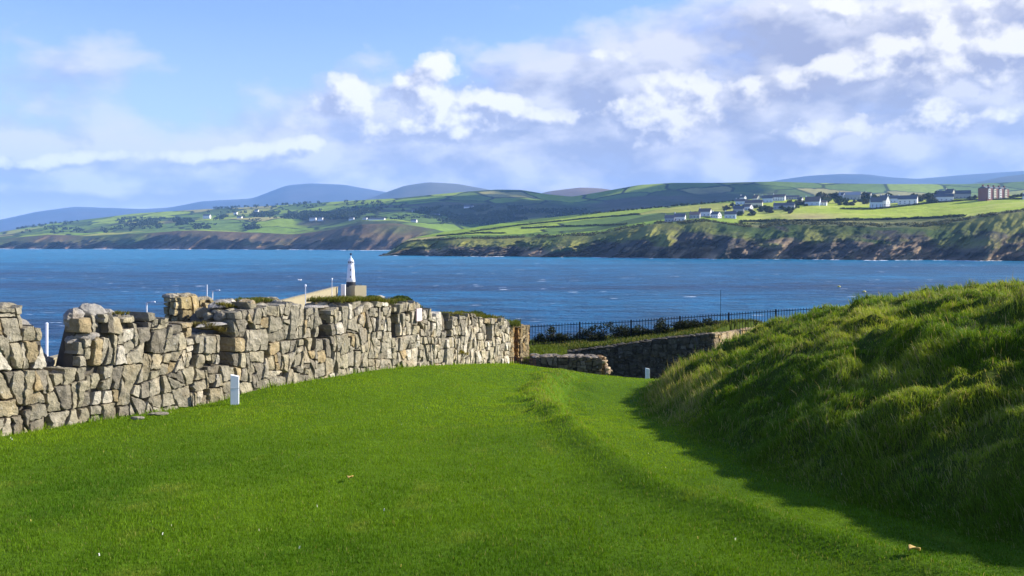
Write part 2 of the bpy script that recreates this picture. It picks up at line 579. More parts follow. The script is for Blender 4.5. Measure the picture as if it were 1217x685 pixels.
def parea(p):
    p = np.array(p); return .5 * abs(np.sum(p[:, 0] * np.roll(p[:, 1], -1) - p[:, 1] * np.roll(p[:, 0], -1)))


def rubble_cells(s0, s1, z0, z1, rad, aspect=1.0, seed=1, small=.35):
    """irregular angular stones: a face split again and again by slanting cuts; aspect = preferred width / height"""
    rg = np.random.default_rng(seed)
    out = []
    A0 = (rad * 2) ** 2

    def split(poly, lvl, target, asp):
        p = np.array(poly); w_, h_ = np.ptp(p[:, 0]), np.ptp(p[:, 1])
        if parea(poly) < target or lvl > 14 or min(w_, h_) < rad * .3:
            out.append((0, 0, 0, poly)); return
        ver = (w_ / h_ > asp * rg.uniform(.75, 1.35))
        t = rg.uniform(.34, .66) if rg.random() < .8 else rg.choice([.2, .8])
        ti = rg.normal(0, .24)
        lo, hi = p.min(0), p.max(0)
        c = lo + (hi - lo) * t
        n = np.array([1.0, ti]) if ver else np.array([ti * .7, 1.0])
        q = n @ np.array([c[0] if ver else (lo[0] + hi[0]) / 2, (lo[1] + hi[1]) / 2 if ver else c[1]])
        for sg in (1, -1):
            r = clip(poly, sg * n[0], sg * n[1], sg * q)
            if len(r) >= 3:
                split(r, lvl + 1, A0 * math.exp(rg.normal(-.1, .62)) * (small if rg.random() < .22 else 1), aspect * math.exp(rg.normal(0, .35)))
    split([(s0, z0), (s1, z0), (s1, z1), (s0, z1)], 0, A0 * .4, aspect)
    return out


def rough_poly(poly, gap, step, rg, jit):
    """shrink, resample and roughen a polygon"""
    P0 = np.array(poly); c = P0.mean(0)
    e = np.roll(P0, -1, 0) - P0
    area = .5 * np.sum(P0[:, 0] * np.roll(P0[:, 1], -1) - P0[:, 1] * np.roll(P0[:, 0], -1))
    if area < 0: P0 = P0[::-1]; e = np.roll(P0, -1, 0) - P0
    poly2 = [tuple(p) for p in P0]
    for p, q in zip(P0, e):
        l = np.hypot(*q)
        if l < 1e-5: continue
        nx, ny = q[1] / l, -q[0] / l
        poly2 = clip(poly2, nx, ny, nx * p[0] + ny * p[1] - gap * (.6 + .8 * rg.random()))
        if len(poly2) < 3: return None
    Q = np.array(poly2)
    # drop tiny edges
    keep = np.linalg.norm(np.roll(Q, -1, 0) - Q, axis=1) > .012
    Q = Q[keep]
    if len(Q) < 3: return None
    out = []
    for a, b in zip(Q, np.roll(Q, -1, 0)):
        l = np.linalg.norm(b - a); n = max(1, int(round(l / step)))
        for k in range(n):
            t = k / n
            p = a + (b - a) * t
            if 0 < k < n or rg.random() < .6: p = p + rg.normal(0, jit, 2)
            else: p = p + (Q.mean(0) - p) * min(.08, .010 / (np.linalg.norm(Q.mean(0) - p) + .01))   # blunted corner
            out.append(p)
    out = np.array(out)
    if len(out) < 5: return None
    return out


def add_stone(mb, poly, frame, rg, col, depth=.30, prot=.05, gap=.012, step=.06, rough=.012):
    """frame(s, z, o) -> world; o is outward from the wall face"""
    Q = rough_poly(poly, gap, step, rg, .009)
    if Q is None: return
    c = Q.mean(0); size = np.sqrt(np.mean(np.sum((Q - c) ** 2, 1)))
    n = len(Q)
    planes = []
    for k in range(3):
        a = rg.uniform(0, 6.28); sl = rg.uniform(.03, .42)
        planes.append((math.cos(a) * sl, math.sin(a) * sl, rg.uniform(.25, .9) * size * sl))
    tl = rg.normal(0, .10, 2)

    def surf(p, edge):
        q = p - c
        h = np.full(len(p), .06)
        for ax, ay, o in planes: h = np.minimum(h, o + .02 - (q[:, 0] * ax + q[:, 1] * ay))
        h = np.maximum(h, -.06) + q @ tl
        h = h + rough * 2 * (fbm(p[:, 0] * 9 + c[0] * 3, p[:, 1] * 9, 71, 3) - .5)
        return prot + h * .8 - edge
    rings = [(1.0, None), (1.0, .030), (.975, .010), (.93, .0), (.74, 0.0), (.50, 0.0), (.24, 0.0)]
    V = []; Fc = []
    for k, e in rings:
        q = c + (Q - c) * k
        o = np.full(n, -depth) if e is None else surf(q, e)
        V += [frame(a, b, oo) for (a, b), oo in zip(q, o)]
    V.append(frame(c[0], c[1], float(surf(c[None], 0)[0])))
    for r in range(len(rings) - 1):
        for i in range(n):
            j = (i + 1) % n
            Fc.append((r * n + i, r * n + j, (r + 1) * n + j, (r + 1) * n + i))
    top = (len(rings) - 1) * n
    for i in range(n): Fc.append((top + i, top + (i + 1) % n, len(V) - 1))
    mb.add(V, Fc, col)


def rock(mb, c, size, rg, col, rz=None):
    """angular boulder: a ball cut by random planes"""
    nu, nv = 14, 9
    rz = rg.uniform(0, 6.28) if rz is None else rz
    pl = [(rg.normal(size=3), rg.uniform(.55, .9)) for _ in range(11)]
    pl = [(v / np.linalg.norm(v), o) for v, o in pl]
    V = []
    for i in range(nv + 1):
        th = math.pi * i / nv
        for j in range(nu):
            ph = 2 * math.pi * j / nu
            v = np.array([math.sin(th) * math.cos(ph), math.sin(th) * math.sin(ph), math.cos(th)])
            r = 1.0
            for nrm, o in pl:
                dt = v @ nrm
                if dt > 1e-3: r = min(r, o / dt)
            v = v * r * (1 + .04 * rg.normal())
            v = v * np.asarray(size)
            x = v[0] * math.cos(rz) - v[1] * math.sin(rz); y = v[0] * math.sin(rz) + v[1] * math.cos(rz)
            V.append((c[0] + x, c[1] + y, c[2] + v[2]))
    Fc = []
    for i in range(nv):
        for j in range(nu):
            Fc.append((i * nu + j, (i + 1) * nu + j, (i + 1) * nu + (j + 1) % nu, i * nu + (j + 1) % nu))
    mb.add(V, Fc, col)


PAL = [((.265, .248, .195), 3.8), ((.31, .285, .21), 3.2), ((.32, .265, .165), .7), ((.35, .325, .26), 1.6), ((.20, .185, .15), 1.7), ((.46, .435, .37), .5)]
PALW = np.array([w for _, w in PAL])


def stone_col(rg, white=0.0, mul=1.0):
    white = max(0.0, white)
    w = PALW * np.array([1 - .5 * white, 1, 1 - .5 * white, 1 + 4 * white, 1 - .8 * white, 1 + 7 * white])
    c = np.array(PAL[rg.choice(len(PAL), p=w / w.sum())][0])
    return c * np.array([1.05, 1.0, .90]) * rg.uniform(.88, 1.15) * (1 + .30 * white) * mul


# --- the castle wall along the left of the lawn
TOP = [(-60, 366), (0, 364), (24, 362), (25, 385), (51, 386), (53, 437), (88, 439), (89, 392), (92, 374), (100, 373), (118, 378), (130, 374), (140, 380), (150, 374), (160, 371),
       (163, 384), (172, 383), (176, 376), (186, 374), (196, 377), (205, 384), (212, 392), (222, 382), (230, 392), (248, 400), (256, 398), (274, 396), (275, 372), (284, 364),
       (300, 359), (320, 361), (340, 359), (358, 362), (372, 368), (390, 368), (396, 362), (410, 359), (440, 358), (455, 360), (470, 362), (482, 358), (496, 361), (508, 366),
       (512, 373), (528, 374), (540, 375), (560, 374), (575, 377), (590, 378), (603, 380)]
HOLES = [(258, 274, 397, 433), (377, 389, 371, 403), (462, 471, 371, 400), (525, 533.5, 382, 398), (577, 582, 389, 405)]


def w_sz(px, py):
    t = wall_t(px); d = WA[1] + WD[1] * t
    return t * WL, H - (py - HY) / F * d


SMAX = float(w_sz(603, 400)[0]); SMIN = -3.6
TOPS = np.array([w_sz(px, py) for px, py in TOP]); TOPS[0, 0] = SMIN - .5
HS = []
for a, b, t0, t1 in HOLES:
    s0, zt = w_sz(a, t0); s1, zb = w_sz(b, t1)
    HS.append((float(s0), float(s1) - .02, float(w_sz((a + b) / 2, t1)[1]), float(w_sz((a + b) / 2, t0)[1])))


def wall_frame(s, z, o):
    return (WA[0] + WU[0] * s + WN[0] * o, WA[1] + WU[1] * s + WN[1] * o, z)


def wall_ground(s): return float(ground_z(WA[0] + WU[0] * s, WA[1] + WU[1] * s))


def build_castle_wall():
    root = empty('castle_wall', wall_frame(SMAX / 2, wall_ground(SMAX / 2), -.4))
    tag(root, 'long ruined grey and buff rubble stone wall running beside the lawn', 'wall')
    inv = Vector(root.location)
    off = np.array(inv)
    rg = np.random.default_rng(3)
    mb = MB()
    fr = lambda s, z, o: tuple(np.array(wall_frame(s, z, o)) - off)
    zlo, zhi = 14.0, 17.6
    segs = [(SMIN, 5.0, .138, 5), (5.0, 10.2, .135, 6), (10.2, SMAX, .118, 8)]
    SNA, SNB, SNZ = float(w_sz(86, 0)[0]), float(w_sz(132, 0)[0]), float(w_sz(95, 437)[1])
    CUTS = [float(w_sz(px, 0)[0]) for px in (24.5, 52, 88.6, 104, 117, 130, 173, 227, 256, 274.6, 370, 396, 509)]
    for s0, s1, rad, sd in segs:
        raw = [c[3] for c in rubble_cells(s0, s1, zlo, zhi, rad, .85 if s0 < 5 else .72 if s0 < 10 else .6, seed=sd)]
        for cx_ in CUTS:
            nxt = []
            for q in raw:
                xs_ = [p[0] for p in q]
                if min(xs_) < cx_ - .01 and max(xs_) > cx_ + .01:
                    nxt += [r_ for r_ in (clip(q, 1, 0, cx_), clip(q, -1, 0, -cx_)) if len(r_) >= 3]
                else: nxt.append(q)
            raw = nxt
        for poly in raw:
            pc = np.array(poly).mean(0)
            top = float(interp(pc[0], TOPS)); g = wall_ground(pc[0])
            if min(p[1] for p in poly) > top - .05 or pc[1] < g - .25: continue
            a0 = parea(poly); tl = rg.normal(0, .12)
            poly = clip(poly, tl, 1, top + rg.normal(0, .03) + tl * pc[0])
            poly = clip(poly, 1, 0, SMAX)
            if len(poly) < 3 or parea(poly) < .012: continue
            pc = np.array(poly).mean(0)
            skip = False
            for h0, h1, hb, ht in HS:
                zs = [p[1] for p in poly] if poly else [0]
                ss = [p[0] for p in poly] if poly else [0]
                if max(ss) < h0 or min(ss) > h1 or max(zs) < hb or min(zs) > ht: continue
                if h0 < pc[0] < h1 and hb < pc[1] < ht: skip = True
                elif pc[0] <= h0: poly = clip(poly, 1, 0, h0)
                elif pc[0] >= h1: poly = clip(poly, -1, 0, -h1)
                elif pc[1] >= ht: poly = clip(poly, 0, -1, -ht)
                else: poly = clip(poly, 0, 1, hb)
            if skip or len(poly) < 3: continue
            white = float(np.clip((pc[0] - 7) / 8, 0, 1)) * (1.0 if pc[1] < top - .35 else .35)
            step = .045 if pc[0] < 6 else .06
            add_stone(mb, poly, fr, rg, stone_col(rg, white), depth=.20 if SNA < pc[0] < SNB and pc[1] > SNZ else .34, prot=.035 + .05 * rg.random(), gap=.004 + .006 * rg.random(), step=step)
    # loose stones on the top
    for s in np.arange(SMIN, SMAX, .17):
        z = float(interp(s, TOPS))
        if any(h0 - .05 < s < h1 + .05 and ht > z - .3 for h0, h1, hb, ht in HS): continue
        for o in ((-.14,) if SNA - .3 < s < SNB else (-.22, -.45, -.72)):
            if rg.random() < .75:
                sz = (rg.uniform(.09, .22), rg.uniform(.08, .17), rg.uniform(.05, .12))
                rock(mb, fr(s + rg.normal(0, .05), z - .09 + rg.normal(0, .03), o), sz, rg, stone_col(rg, .1, .95))
    mb.build('stonework', M['stone'], root)
    # rubble core behind the face stones, with the recesses left open
    S = np.arange(SMIN, SMAX - .02, .06); SN0 = float(w_sz(50, 0)[0]); SN1 = float(w_sz(132, 0)[0])
    core = MB(); nz = 26
    gr = np.array([wall_ground(s) for s in S]) - .3
    tp = interp(S, TOPS) - .10
    G = np.zeros((len(S), nz + 1, 3)); V = []; Fc = []
    for i, s in enumerate(S):
        for k in range(nz):
            z = gr[i] + (tp[i] - gr[i]) * k / (nz - 1)
            inh = any(h0 - .03 < s < h1 + .03 and hb - .03 < z < ht + .03 for h0, h1, hb, ht in HS)
            o = (-.62 if inh else -.055) + .03 * (vnoise(s * 6, z * 6, 3) - .5)
            V.append(fr(s, z, float(o)))
        bk_ = -.95 + .72 * float(sstep(SN0 - .05, SN0, s) * (1 - sstep(SN1, SN1 + .3, s)))
        V.append(fr(s, tp[i] - .02, bk_)); V.append(fr(s, gr[i] - 1.0, -1.15))
    m = nz + 2
    for i in range(len(S) - 1):
        for k in range(m - 1):
            Fc.append((i * m + k, (i + 1) * m + k, (i + 1) * m + k + 1, i * m + k + 1))
    Fc.append(tuple((len(S) - 1) * m + k for k in range(m))); Fc.append(tuple(k for k in range(m - 1, -1, -1)))
    core.add(V, Fc, (.095, .085, .068))
    core.build('rubble_core', M['turf'], root)
    # upright cap stones and stones standing in the embrasure
    def capstone(px, py, w, h, o=-.3, dep=.3, colr=(.31, .29, .25), name='capstone', rz=None):
        s, z = w_sz(px, py)
        b = MB(); rock(b, fr(float(s), float(z), o), (w / 2, dep / 2, h / 2), rg, np.array(colr), math.atan2(WU[1], WU[0]) if rz is None else rz)
        b.build(name, M['stone'], root)
    for px, py, w, h, o in ((12, 373, .42, .26, -.35), (38, 390, .40, .22, -.30), (97, 382, .30, .34, -.16), (116, 376, .50, .30, -.18), (104, 402, .5, .16, -.08), (66, 436, .62, .22, -.45),
                            (72, 428, .45, .14, -.55), (150, 377, .3, .2, -.4), (128, 377, .5, .24, -.5), (258, 388, .75, .10, -.15), (290, 364, .6, .2, -.5), (380, 366, .95, .10, -.2),
                            (470, 357, .8, .16, -.5), (62, 452, .5, .3, -.3)):
        capstone(px, py, w * 1.15, h * 1.15, o)
    # two broken merlons standing on the rear of the wall top
    def merlon(px0, px1, pyt, pyb, back, length, sd):
        b = MB()
        t0 = (px0 - CX) / F
        # start of the block: on the line offset by 'back' behind the face
        A2 = WA - WN * back
        def tt(px):
            u = (px - CX) / F; t = (A2[1] * u - A2[0]) / (WD[0] - WD[1] * u); return t * WL, A2[1] + WD[1] * t
        s0, d0 = tt(px0); s1, d1 = tt(px1)
        zt = H - (pyt - HY) / F * (d0 + d1) / 2; zb = H - (pyb - HY) / F * (d0 + d1) / 2
        f2 = lambda s, z, o: fr(s, z, o - back)
        f3 = lambda s, z, o: fr(s0 - o, z, -back - s)      # end face
        for cells, ff, smx in ((rubble_cells(s0, s1, zb - .5, zt, .10, 1.0, seed=sd), f2, 0), (rubble_cells(0, length, zb - .5, zt, .10, 1.0, seed=sd + 1), f3, 0)):
            for s, z, r, poly in cells:
                a0, a1 = (s0, s1) if ff is f2 else (0, length)
                poly = clip(poly, 1, 0, a1); poly = clip(poly, -1, 0, -a0) if poly else poly
                pc = np.array(poly).mean(0) if len(poly) >= 3 else (0, 0)
                poly = clip(poly, 0, 1, zt - .03 + rg.normal(0, .03))
                if len(poly) < 3: continue
                add_stone(b, poly, ff, rg, stone_col(rg, 0, 1.0) * np.array([1.1, 1.0, .72]), depth=.12, prot=.02 + .03 * rg.random(), gap=.008, step=.06)
        cc = [fr(s0 + .05, 0, -back - .05), fr(s1, 0, -back - .05), fr(s1, 0, -back - length), fr(s0 + .05, 0, -back - length)]
        Vv = [(x, y, zb - .5 - off[2]) for x, y, _ in cc] + [(x, y, zt - .06 - off[2]) for x, y, _ in cc]
        b.add(Vv, [(3, 2, 1, 0), (4, 5, 6, 7), (0, 1, 5, 4), (1, 2, 6, 5), (2, 3, 7, 6), (3, 0, 4, 7)], (.16, .13, .09))
        for k in range(7):
            rock(b, fr(rg.uniform(s0, s1), zt - .02, -back - rg.uniform(.1, length)), (.16, .13, .06), rg, stone_col(rg, 0, 1.0))
        b.build('merlon', M['stone'], root)
    merlon(212, 235, 351, 400, 1.25, .30, 51)
    merlon(241, 268, 355, 400, 1.25, .30, 61)
    merlon(284, 330, 357, 380, 1.1, .25, 71)
    # turf growing on the wall head
    def turf(pxs, pye, h, n, o0, o1, colr, name='turf_cap'):
        h = h * .62; n = int(n * 1.3)
        t = rng.random(n); px = pxs[0] + (pxs[1] - pxs[0]) * t
        s = np.array([float(w_sz(p, 0)[0]) for p in px])
        zz = interp(s, TOPS) if pye is None else np.array([float(w_sz(p, pye)[1]) for p in px])
        o = rng.uniform(o0, o1, n)
        lump = .10 * fbm(s * 3, o * 3, 91, 2)
        base = np.array([fr(a, b, c) for a, b, c in zip(s, zz - .05 + lump, o)])
        C = np.array(colr) * (.6 + .8 * rng.random((n, 1)))
        C = np.where((rng.random(n) < .3)[:, None], np.array([.25, .21, .06]) * (.6 + .6 * rng.random((n, 1))), C)
        ob = blades(name, base, h * (.5 + .8 * rng.random(n)), np.full(n, .012), rng.uniform(0, 3.14, n), rng.uniform(.45, .98, n),
                    math.atan2(WN[1], WN[0]) + rng.normal(0, 1.3, n), C)
        ob.parent = root
        return ob
    turf((404, 462), None, .19, 3200, -.85, .06, (.11, .13, .015))
    turf((318, 352), None, .12, 1100, -.9, -.3, (.08, .11, .015))
    turf((246, 270), 391, .16, 700, -.5, 0, (.13, .11, .04))
    turf((280, 296), 366, .11, 350, -.6, -.2, (.15, .14, .02))
    turf((146, 160), 374, .10, 260, -.6, -.1, (.12, .12, .02))
    turf((468, 510), None, .13, 1200, -.9, -.05, (.09, .12, .015))
    turf((528, 560), None, .13, 800, -.9, .0, (.12, .13, .02))
    turf((558, 602), None, .18, 1700, -.95, .0, (.10, .12, .015))
    turf((540, 552), 421, .16, 130, -.02, .12, (.20, .17, .02), 'clinging_tuft')
    # low cushion plants on top near the far end
    for px, py, r_, in ((498, 360, .30), (466, 359, .26), (585, 378, .34), (568, 377, .28)):
        s, z = w_sz(px, py); n = 900
        v = rng.normal(size=(n, 3)); v /= np.linalg.norm(v, axis=1)[:, None]; v[:, 2] = np.abs(v[:, 2]) * .6
        base = np.array(fr(float(s), float(z) - .06, -.5)) + v * r_ * (.75 + .25 * rng.random((n, 1)))
        C = np.array([.055, .085, .018]) * (.6 + .8 * rng.random((n, 1)))
        ob = blades('cushion_plant', base, np.full(n, .07), np.full(n, .03), rng.uniform(0, 3.14, n), rng.uniform(.2, .9, n), rng.uniform(0, 6.28, n), C, mat=M['leaf'])
        ob.parent = root
    # small pale plate fixed to the wall
    s, z = w_sz(492, 374); b = MB()
    b.box((0, 0, 0), (.22, .03, .28)); pl = b.build('plaque', M['pink'], root, tint=False)
    pl.location = fr(float(s), float(z), .13); pl.rotation_euler = (0, 0, math.atan2(WU[1], WU[0]))
    return root


build_castle_wall()


def masonry_wall(name, a, b, top, bottom, thick, rad, aspect, seed, colf, label, cat, ends=(False, True), ragged=None, capcol=None):
    """free-standing coursed rubble wall from plan point a to b; top, bottom: functions of s"""
    a = np.array(a, float); b = np.array(b, float); L = np.linalg.norm(b - a); u = (b - a) / L; n = np.array([u[1], -u[0]])
    if n[1] > 0: n = -n
    off = np.array([*(a + b) / 2, bottom(L / 2)])
    root = empty(name, tuple(off)); tag(root, label, cat)
    rg = np.random.default_rng(seed)
    fr = lambda s, z, o: (a[0] + u[0] * s + n[0] * o - off[0], a[1] + u[1] * s + n[1] * o - off[1], z - off[2])
    mb = MB()
    S = np.linspace(0, L, 40); zt = max(top(s) for s in S); zb = min(bottom(s) for s in S)
    for s, z, r, poly in rubble_cells(0, L, zb, zt + .05, rad, aspect, seed=seed, small=.45):
        pc = np.array(poly).mean(0)
        tl = rg.normal(0, .06)
        poly = clip(poly, tl, 1, top(pc[0]) + rg.normal(0, .02) + tl * pc[0]); poly = clip(poly, 1, 0, L); poly = clip(poly, -1, 0, 0) if poly else poly
        if ragged and len(poly) >= 3 and pc[0] > ragged(pc[1]): continue
        if len(poly) < 3: continue
        add_stone(mb, poly, fr, rg, colf(rg), depth=.15, prot=.02 + .035 * rg.random(), gap=.008, step=.09)
    for flag, s_ in zip(ends, (0, L)):
        if not flag: continue
        sg = -1 if s_ == 0 else 1
        f3 = lambda s, z, o: fr(s_ + sg * o, z, -s)
        for s, z, r, poly in rubble_cells(0, thick, bottom(s_), top(s_), rad * .8, 1.2, seed=seed + 5, small=.5):
            poly = clip(poly, 1, 0, thick); poly = clip(poly, -1, 0, 0) if poly else poly
            if len(poly) < 3: continue
            add_stone(mb, poly, f3, rg, colf(rg) * np.array([1.2, .95, .7]), depth=.10, prot=.04 + .08 * rg.random(), gap=.008, step=.08)  # end faces warmed: orange sunlight put into the stone colour
    for s in np.arange(.1, L - .1, .28):
        for o in np.arange(-.1, -thick, -.3):
            rock(mb, fr(s + rg.normal(0, .05), top(s) - .03, o), (.2, .17, .05), rg, colf(rg) if capcol is None else np.array(capcol) * rg.uniform(.8, 1.2))
    V = []; Fc = []
    for s in S:
        for z, o in ((bottom(s) - .3, -.05), (top(s) - .06, -.05), (top(s) - .06, -thick + .03), (bottom(s) - .3, -thick + .03)): V.append(fr(s, z, o))
    for i in range(len(S) - 1):
        for k in range(4): Fc.append((i * 4 + k, (i + 1) * 4 + k, (i + 1) * 4 + (k + 1) % 4, i * 4 + (k + 1) % 4))
    Fc += [(0, 1, 2, 3), tuple(len(S) * 4 - 4 + k for k in (3, 2, 1, 0))]
    mb.add(V, Fc, (.07, .062, .05))
    mb.build('stonework', M['stone'], root)
    return root, fr


shadec = lambda rg: stone_col(rg, -.1, .29)  # the wall's shade put into its stone colours
# retaining wall under the railing
rt = lambda s: float(fence_ground(RET[0, 0] + s)) - .02
rtop = lambda s: H - (interp(CX + (-2.0 + s) / 43.5 * F, [(560, 422), (600, 420), (672, 417.5), (730, 411), (790, 403), (845, 397.5), (900, 394)]) - HY) / F * 43.5
masonry_wall('retaining_wall', (-2.0, 43.05), (9.95, 43.9), rtop, lambda s: 11.0, .5, .15, 1.7, 21, shadec,
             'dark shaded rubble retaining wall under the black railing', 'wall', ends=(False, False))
# its return beyond the corner, sun put into its warmer, lighter stone colours
rt2 = lambda s: float(rtop(11.98)) + .05 * s
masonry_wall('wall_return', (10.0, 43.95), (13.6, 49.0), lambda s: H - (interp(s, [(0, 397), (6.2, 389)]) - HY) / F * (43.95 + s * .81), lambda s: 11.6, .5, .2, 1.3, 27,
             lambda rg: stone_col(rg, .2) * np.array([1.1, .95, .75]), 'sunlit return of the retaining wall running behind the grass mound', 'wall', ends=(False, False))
# low ruin in front of it
D_R = 33.0
zr = lambda py, d=D_R: H - (py - HY) / F * d
masonry_wall('ruined_wall_stub', ((634 - CX) / F * D_R, D_R), ((716 - CX) / F * D_R, D_R + .1), lambda s: zr(423.5) - .02 * s, lambda s: 12.6, .75, .13, 1.6, 33,
             lambda rg: stone_col(rg, 0, .52) * np.array([1.02, .88, .70]), 'low free-standing stub of ruined stone wall with a broken sunlit orange end', 'wall', ends=(True, True), capcol=(.22, .185, .135))
ruin = bpy.data.objects['ruined_wall_stub']
bm_ = MB(); rg_ = np.random.default_rng(77)
for k in range(26):           # toothed rubble at the broken end, orange sunlight put into its colour
    t = rg_.random(); x = (716 - CX) / F * D_R + .04 + .30 * t * rg_.random() ** .5; z = zr(444) + (1 - t) * .66 * rg_.random()
    rock(bm_, (x - ruin.location.x, D_R + .1 + rg_.uniform(.0, .6) - ruin.location.y, z - ruin.location.z), (.14, .13, .09), rg_, np.array([.46, .34, .2]) * rg_.uniform(.7, 1.2))
bm_.build('broken_end', M['stone'], ruin)
# gate-pier like remnants beyond the far end of the castle wall
def remnant(px0, px1, pyt, pyb, d, thick, seed, name, label, rz=0.0, colr=(.95, .84, .64)):
    masonry_wall(name, ((px0 - CX) / F * d, d), ((px1 - CX) / F * d, d + rz), lambda s: H - (pyt - HY) / F * d, lambda s: H - (pyb - HY) / F * d - .8, thick, .14, 1.25, seed,
                 lambda rg: stone_col(rg, 0, .95) * np.array(colr), label, 'wall', ends=(True, True))
remnant(600, 609.5, 387.5, 416, 36.0, 1.6, 41, 'ruined_pier', 'ochre stone remnant with grass on top just past the castle wall end', .45)
remnant(617.5, 628, 388, 413, 37.2, 1.1, 43, 'ruined_pier', 'square brown stone pier where the black railing begins', .6)
def loose_grass(name, cen, ext, n, h, colr, label, parent=None, off=(0, 0, 0)):
    base = np.array(cen) + (rng.random((n, 3)) - .5) * np.array(ext) - np.array(off)
    C = np.array(colr) * (.6 + .8 * rng.random((n, 1)))
    o = blades(name, base, h * (.5 + .8 * rng.random(n)), np.full(n, .025), rng.uniform(0, 3.14, n), rng.uniform(.1, .9, n), rng.uniform(0, 6.28, n), C)
    if parent: o.parent = parent
    return o
for nm, cen in (('ruined_pier', (.05, 36.8, H - (388 - HY) / F * 36)),):
    r0 = bpy.data.objects[nm]; loose_grass('turf_cap', cen, (.6, 1.3, .12), 500, .18, (.1, .12, .02), None, r0, r0.location)
# green bank below the railing at the end of the castle wall
bk = MB()
bankv = []
for i in range(30):
    px = 598 + i * 2.6; d = 38.5
    bankv.append((px, interp(px, [(598, 417), (610, 413.5), (640, 413), (675, 417)]), interp(px, [(598, 427), (640, 424), (675, 419)])))
G = np.zeros((12, 30, 3))
for i, (px, t_, b_) in enumerate(bankv):
    for k in range(12):
        f = k / 11
        G[k, i] = P(px, b_ + 5 + (t_ - b_ - 5) * f, 37.2 + 4.6 * f)
        G[k, i, 2] += .12 * (vnoise(px * .2, k * .5, 4) - .5)
C = np.zeros((12, 30, 3)); C[:] = (.07, .10, .015)
gb = grid_obj('grass_bank', G, M['turf'], C); tag(gb, kind='structure')
n = 5000
ii = rng.integers(0, 29, n); kk = rng.random(n) * 10.9; k0 = kk.astype(int); fr_ = (kk - k0)[:, None]
base = G[k0, ii] * (1 - fr_) + G[k0 + 1, ii] * fr_ + (G[k0, ii + 1] - G[k0, ii]) * rng.random((n, 1))
C = np.array([.10, .135, .014]) * (.5 + .9 * rng.random((n, 1)))
tag(blades('bank_grass', base, .1 + .16 * rng.random(n), np.full(n, .03), rng.uniform(0, 3.1, n), rng.uniform(.1, .8, n), rng.uniform(0, 6.28, n), C),
    'bright rough grass on the little bank between the wall end and the railing', 'grass', kind='stuff')

# ------------------------------------------------------------------ railing
def box_obj(name, size, mat, parent, loc, rz=0.0):
    b = MB(); b.box((0, 0, 0), size); o = b.build(name, mat, parent, tint=False); o.location = loc; o.rotation_euler = (0, 0, rz); return o


def copy_to(src, parent, loc, rot=None, scale=None):
    c = src.copy(); COL.objects.link(c); c.parent = parent; c.location = loc
    if rot is not None: c.rotation_euler = rot
    if scale is not None: c.scale = scale
    return c


FT = [(600, 389), (630, 388), (689, 384.6), (750, 382), (808, 377.5), (866, 373.5), (922, 369.5), (980, 366)]
def fence_pt(px):
    d = 45.3 + (px - 630) * .006
    return (px - CX) / F * d, d, H - (interp(px, FT) - HY) / F * d
root = empty('iron_railing', (fence_pt(790)[0], fence_pt(790)[1], fence_pt(790)[2] - 1.05))
tag(root, 'black iron railing with thin upright bars above the dark retaining wall', 'railing')
ro = np.array(root.location)
posts = [629, 689, 750, 808, 866, 922, 978]
b = MB(); b.box((0, 0, .56), (.075, .075, 1.22)); b.box((0, 0, 1.19), (.10, .10, .04), taper=.4); post0 = b.build('post', M['iron'], root, tint=False)
b = MB(); b.tube((0, 0, 0), (0, 0, 1.0), .013, n=6); b.lathe([(.013, 1.0), (.02, 1.03), (.001, 1.08)], 6); pick0 = b.build('picket', M['iron'], root, tint=False)
first = True
for px in posts:
    x, y, z = fence_pt(px); l = (x - ro[0], y - ro[1], z - 1.12 - ro[2])
    if first: post0.location = l; first = False
    else: copy_to(post0, root, l)
first = True
for a, c in zip(posts[:-1], posts[1:]):
    pa = np.array(fence_pt(a)); pc = np.array(fence_pt(c))
    for dz in (-.03, -.93):
        m = MB(); m.tube(pa - ro + (0, 0, dz), pc - ro + (0, 0, dz), .02, n=6); m.build('rail', M['iron'], root, tint=False)
    for k in range(1, 17):
        p = pa + (pc - pa) * k / 17 - ro + (0, 0, -1.0)
        if first: pick0.location = p; first = False
        else: copy_to(pick0, root, p)
# rusty low railing below the bank
root = empty('rusty_railing', (P(622, 438, 31)[0], 31.0, P(622, 438, 31)[2])); ro = np.array(root.location)
tag(root, 'low rusty brown bar railing between the wall end and the ruined stub', 'railing')
b = MB(); b.tube((0, 0, 0), (0, 0, .72), .012, n=6); p0 = b.build('bar', M['rust'], root, tint=False)
for k in range(14):
    px = 604.5 + k * 2.4; p = P(px, interp(px, [(604, 425), (640, 428)]), 31.0) - ro; p[2] -= .7
    if k == 0: p0.location = p
    else: copy_to(p0, root, p)
for dy in (0, 9):
    m = MB(); m.tube(P(604, 425 + dy, 31) - ro, P(637, 428 + dy, 31) - ro, .014, n=6); m.build('rail', M['rust'], root, tint=False)
m = MB(); q = P(612.5, 424.5, 30.95) - ro; m.box((q[0], q[1], q[2] - .35), (.055, .055, .75)); m.build('post', M['rust'], root, tint=False)

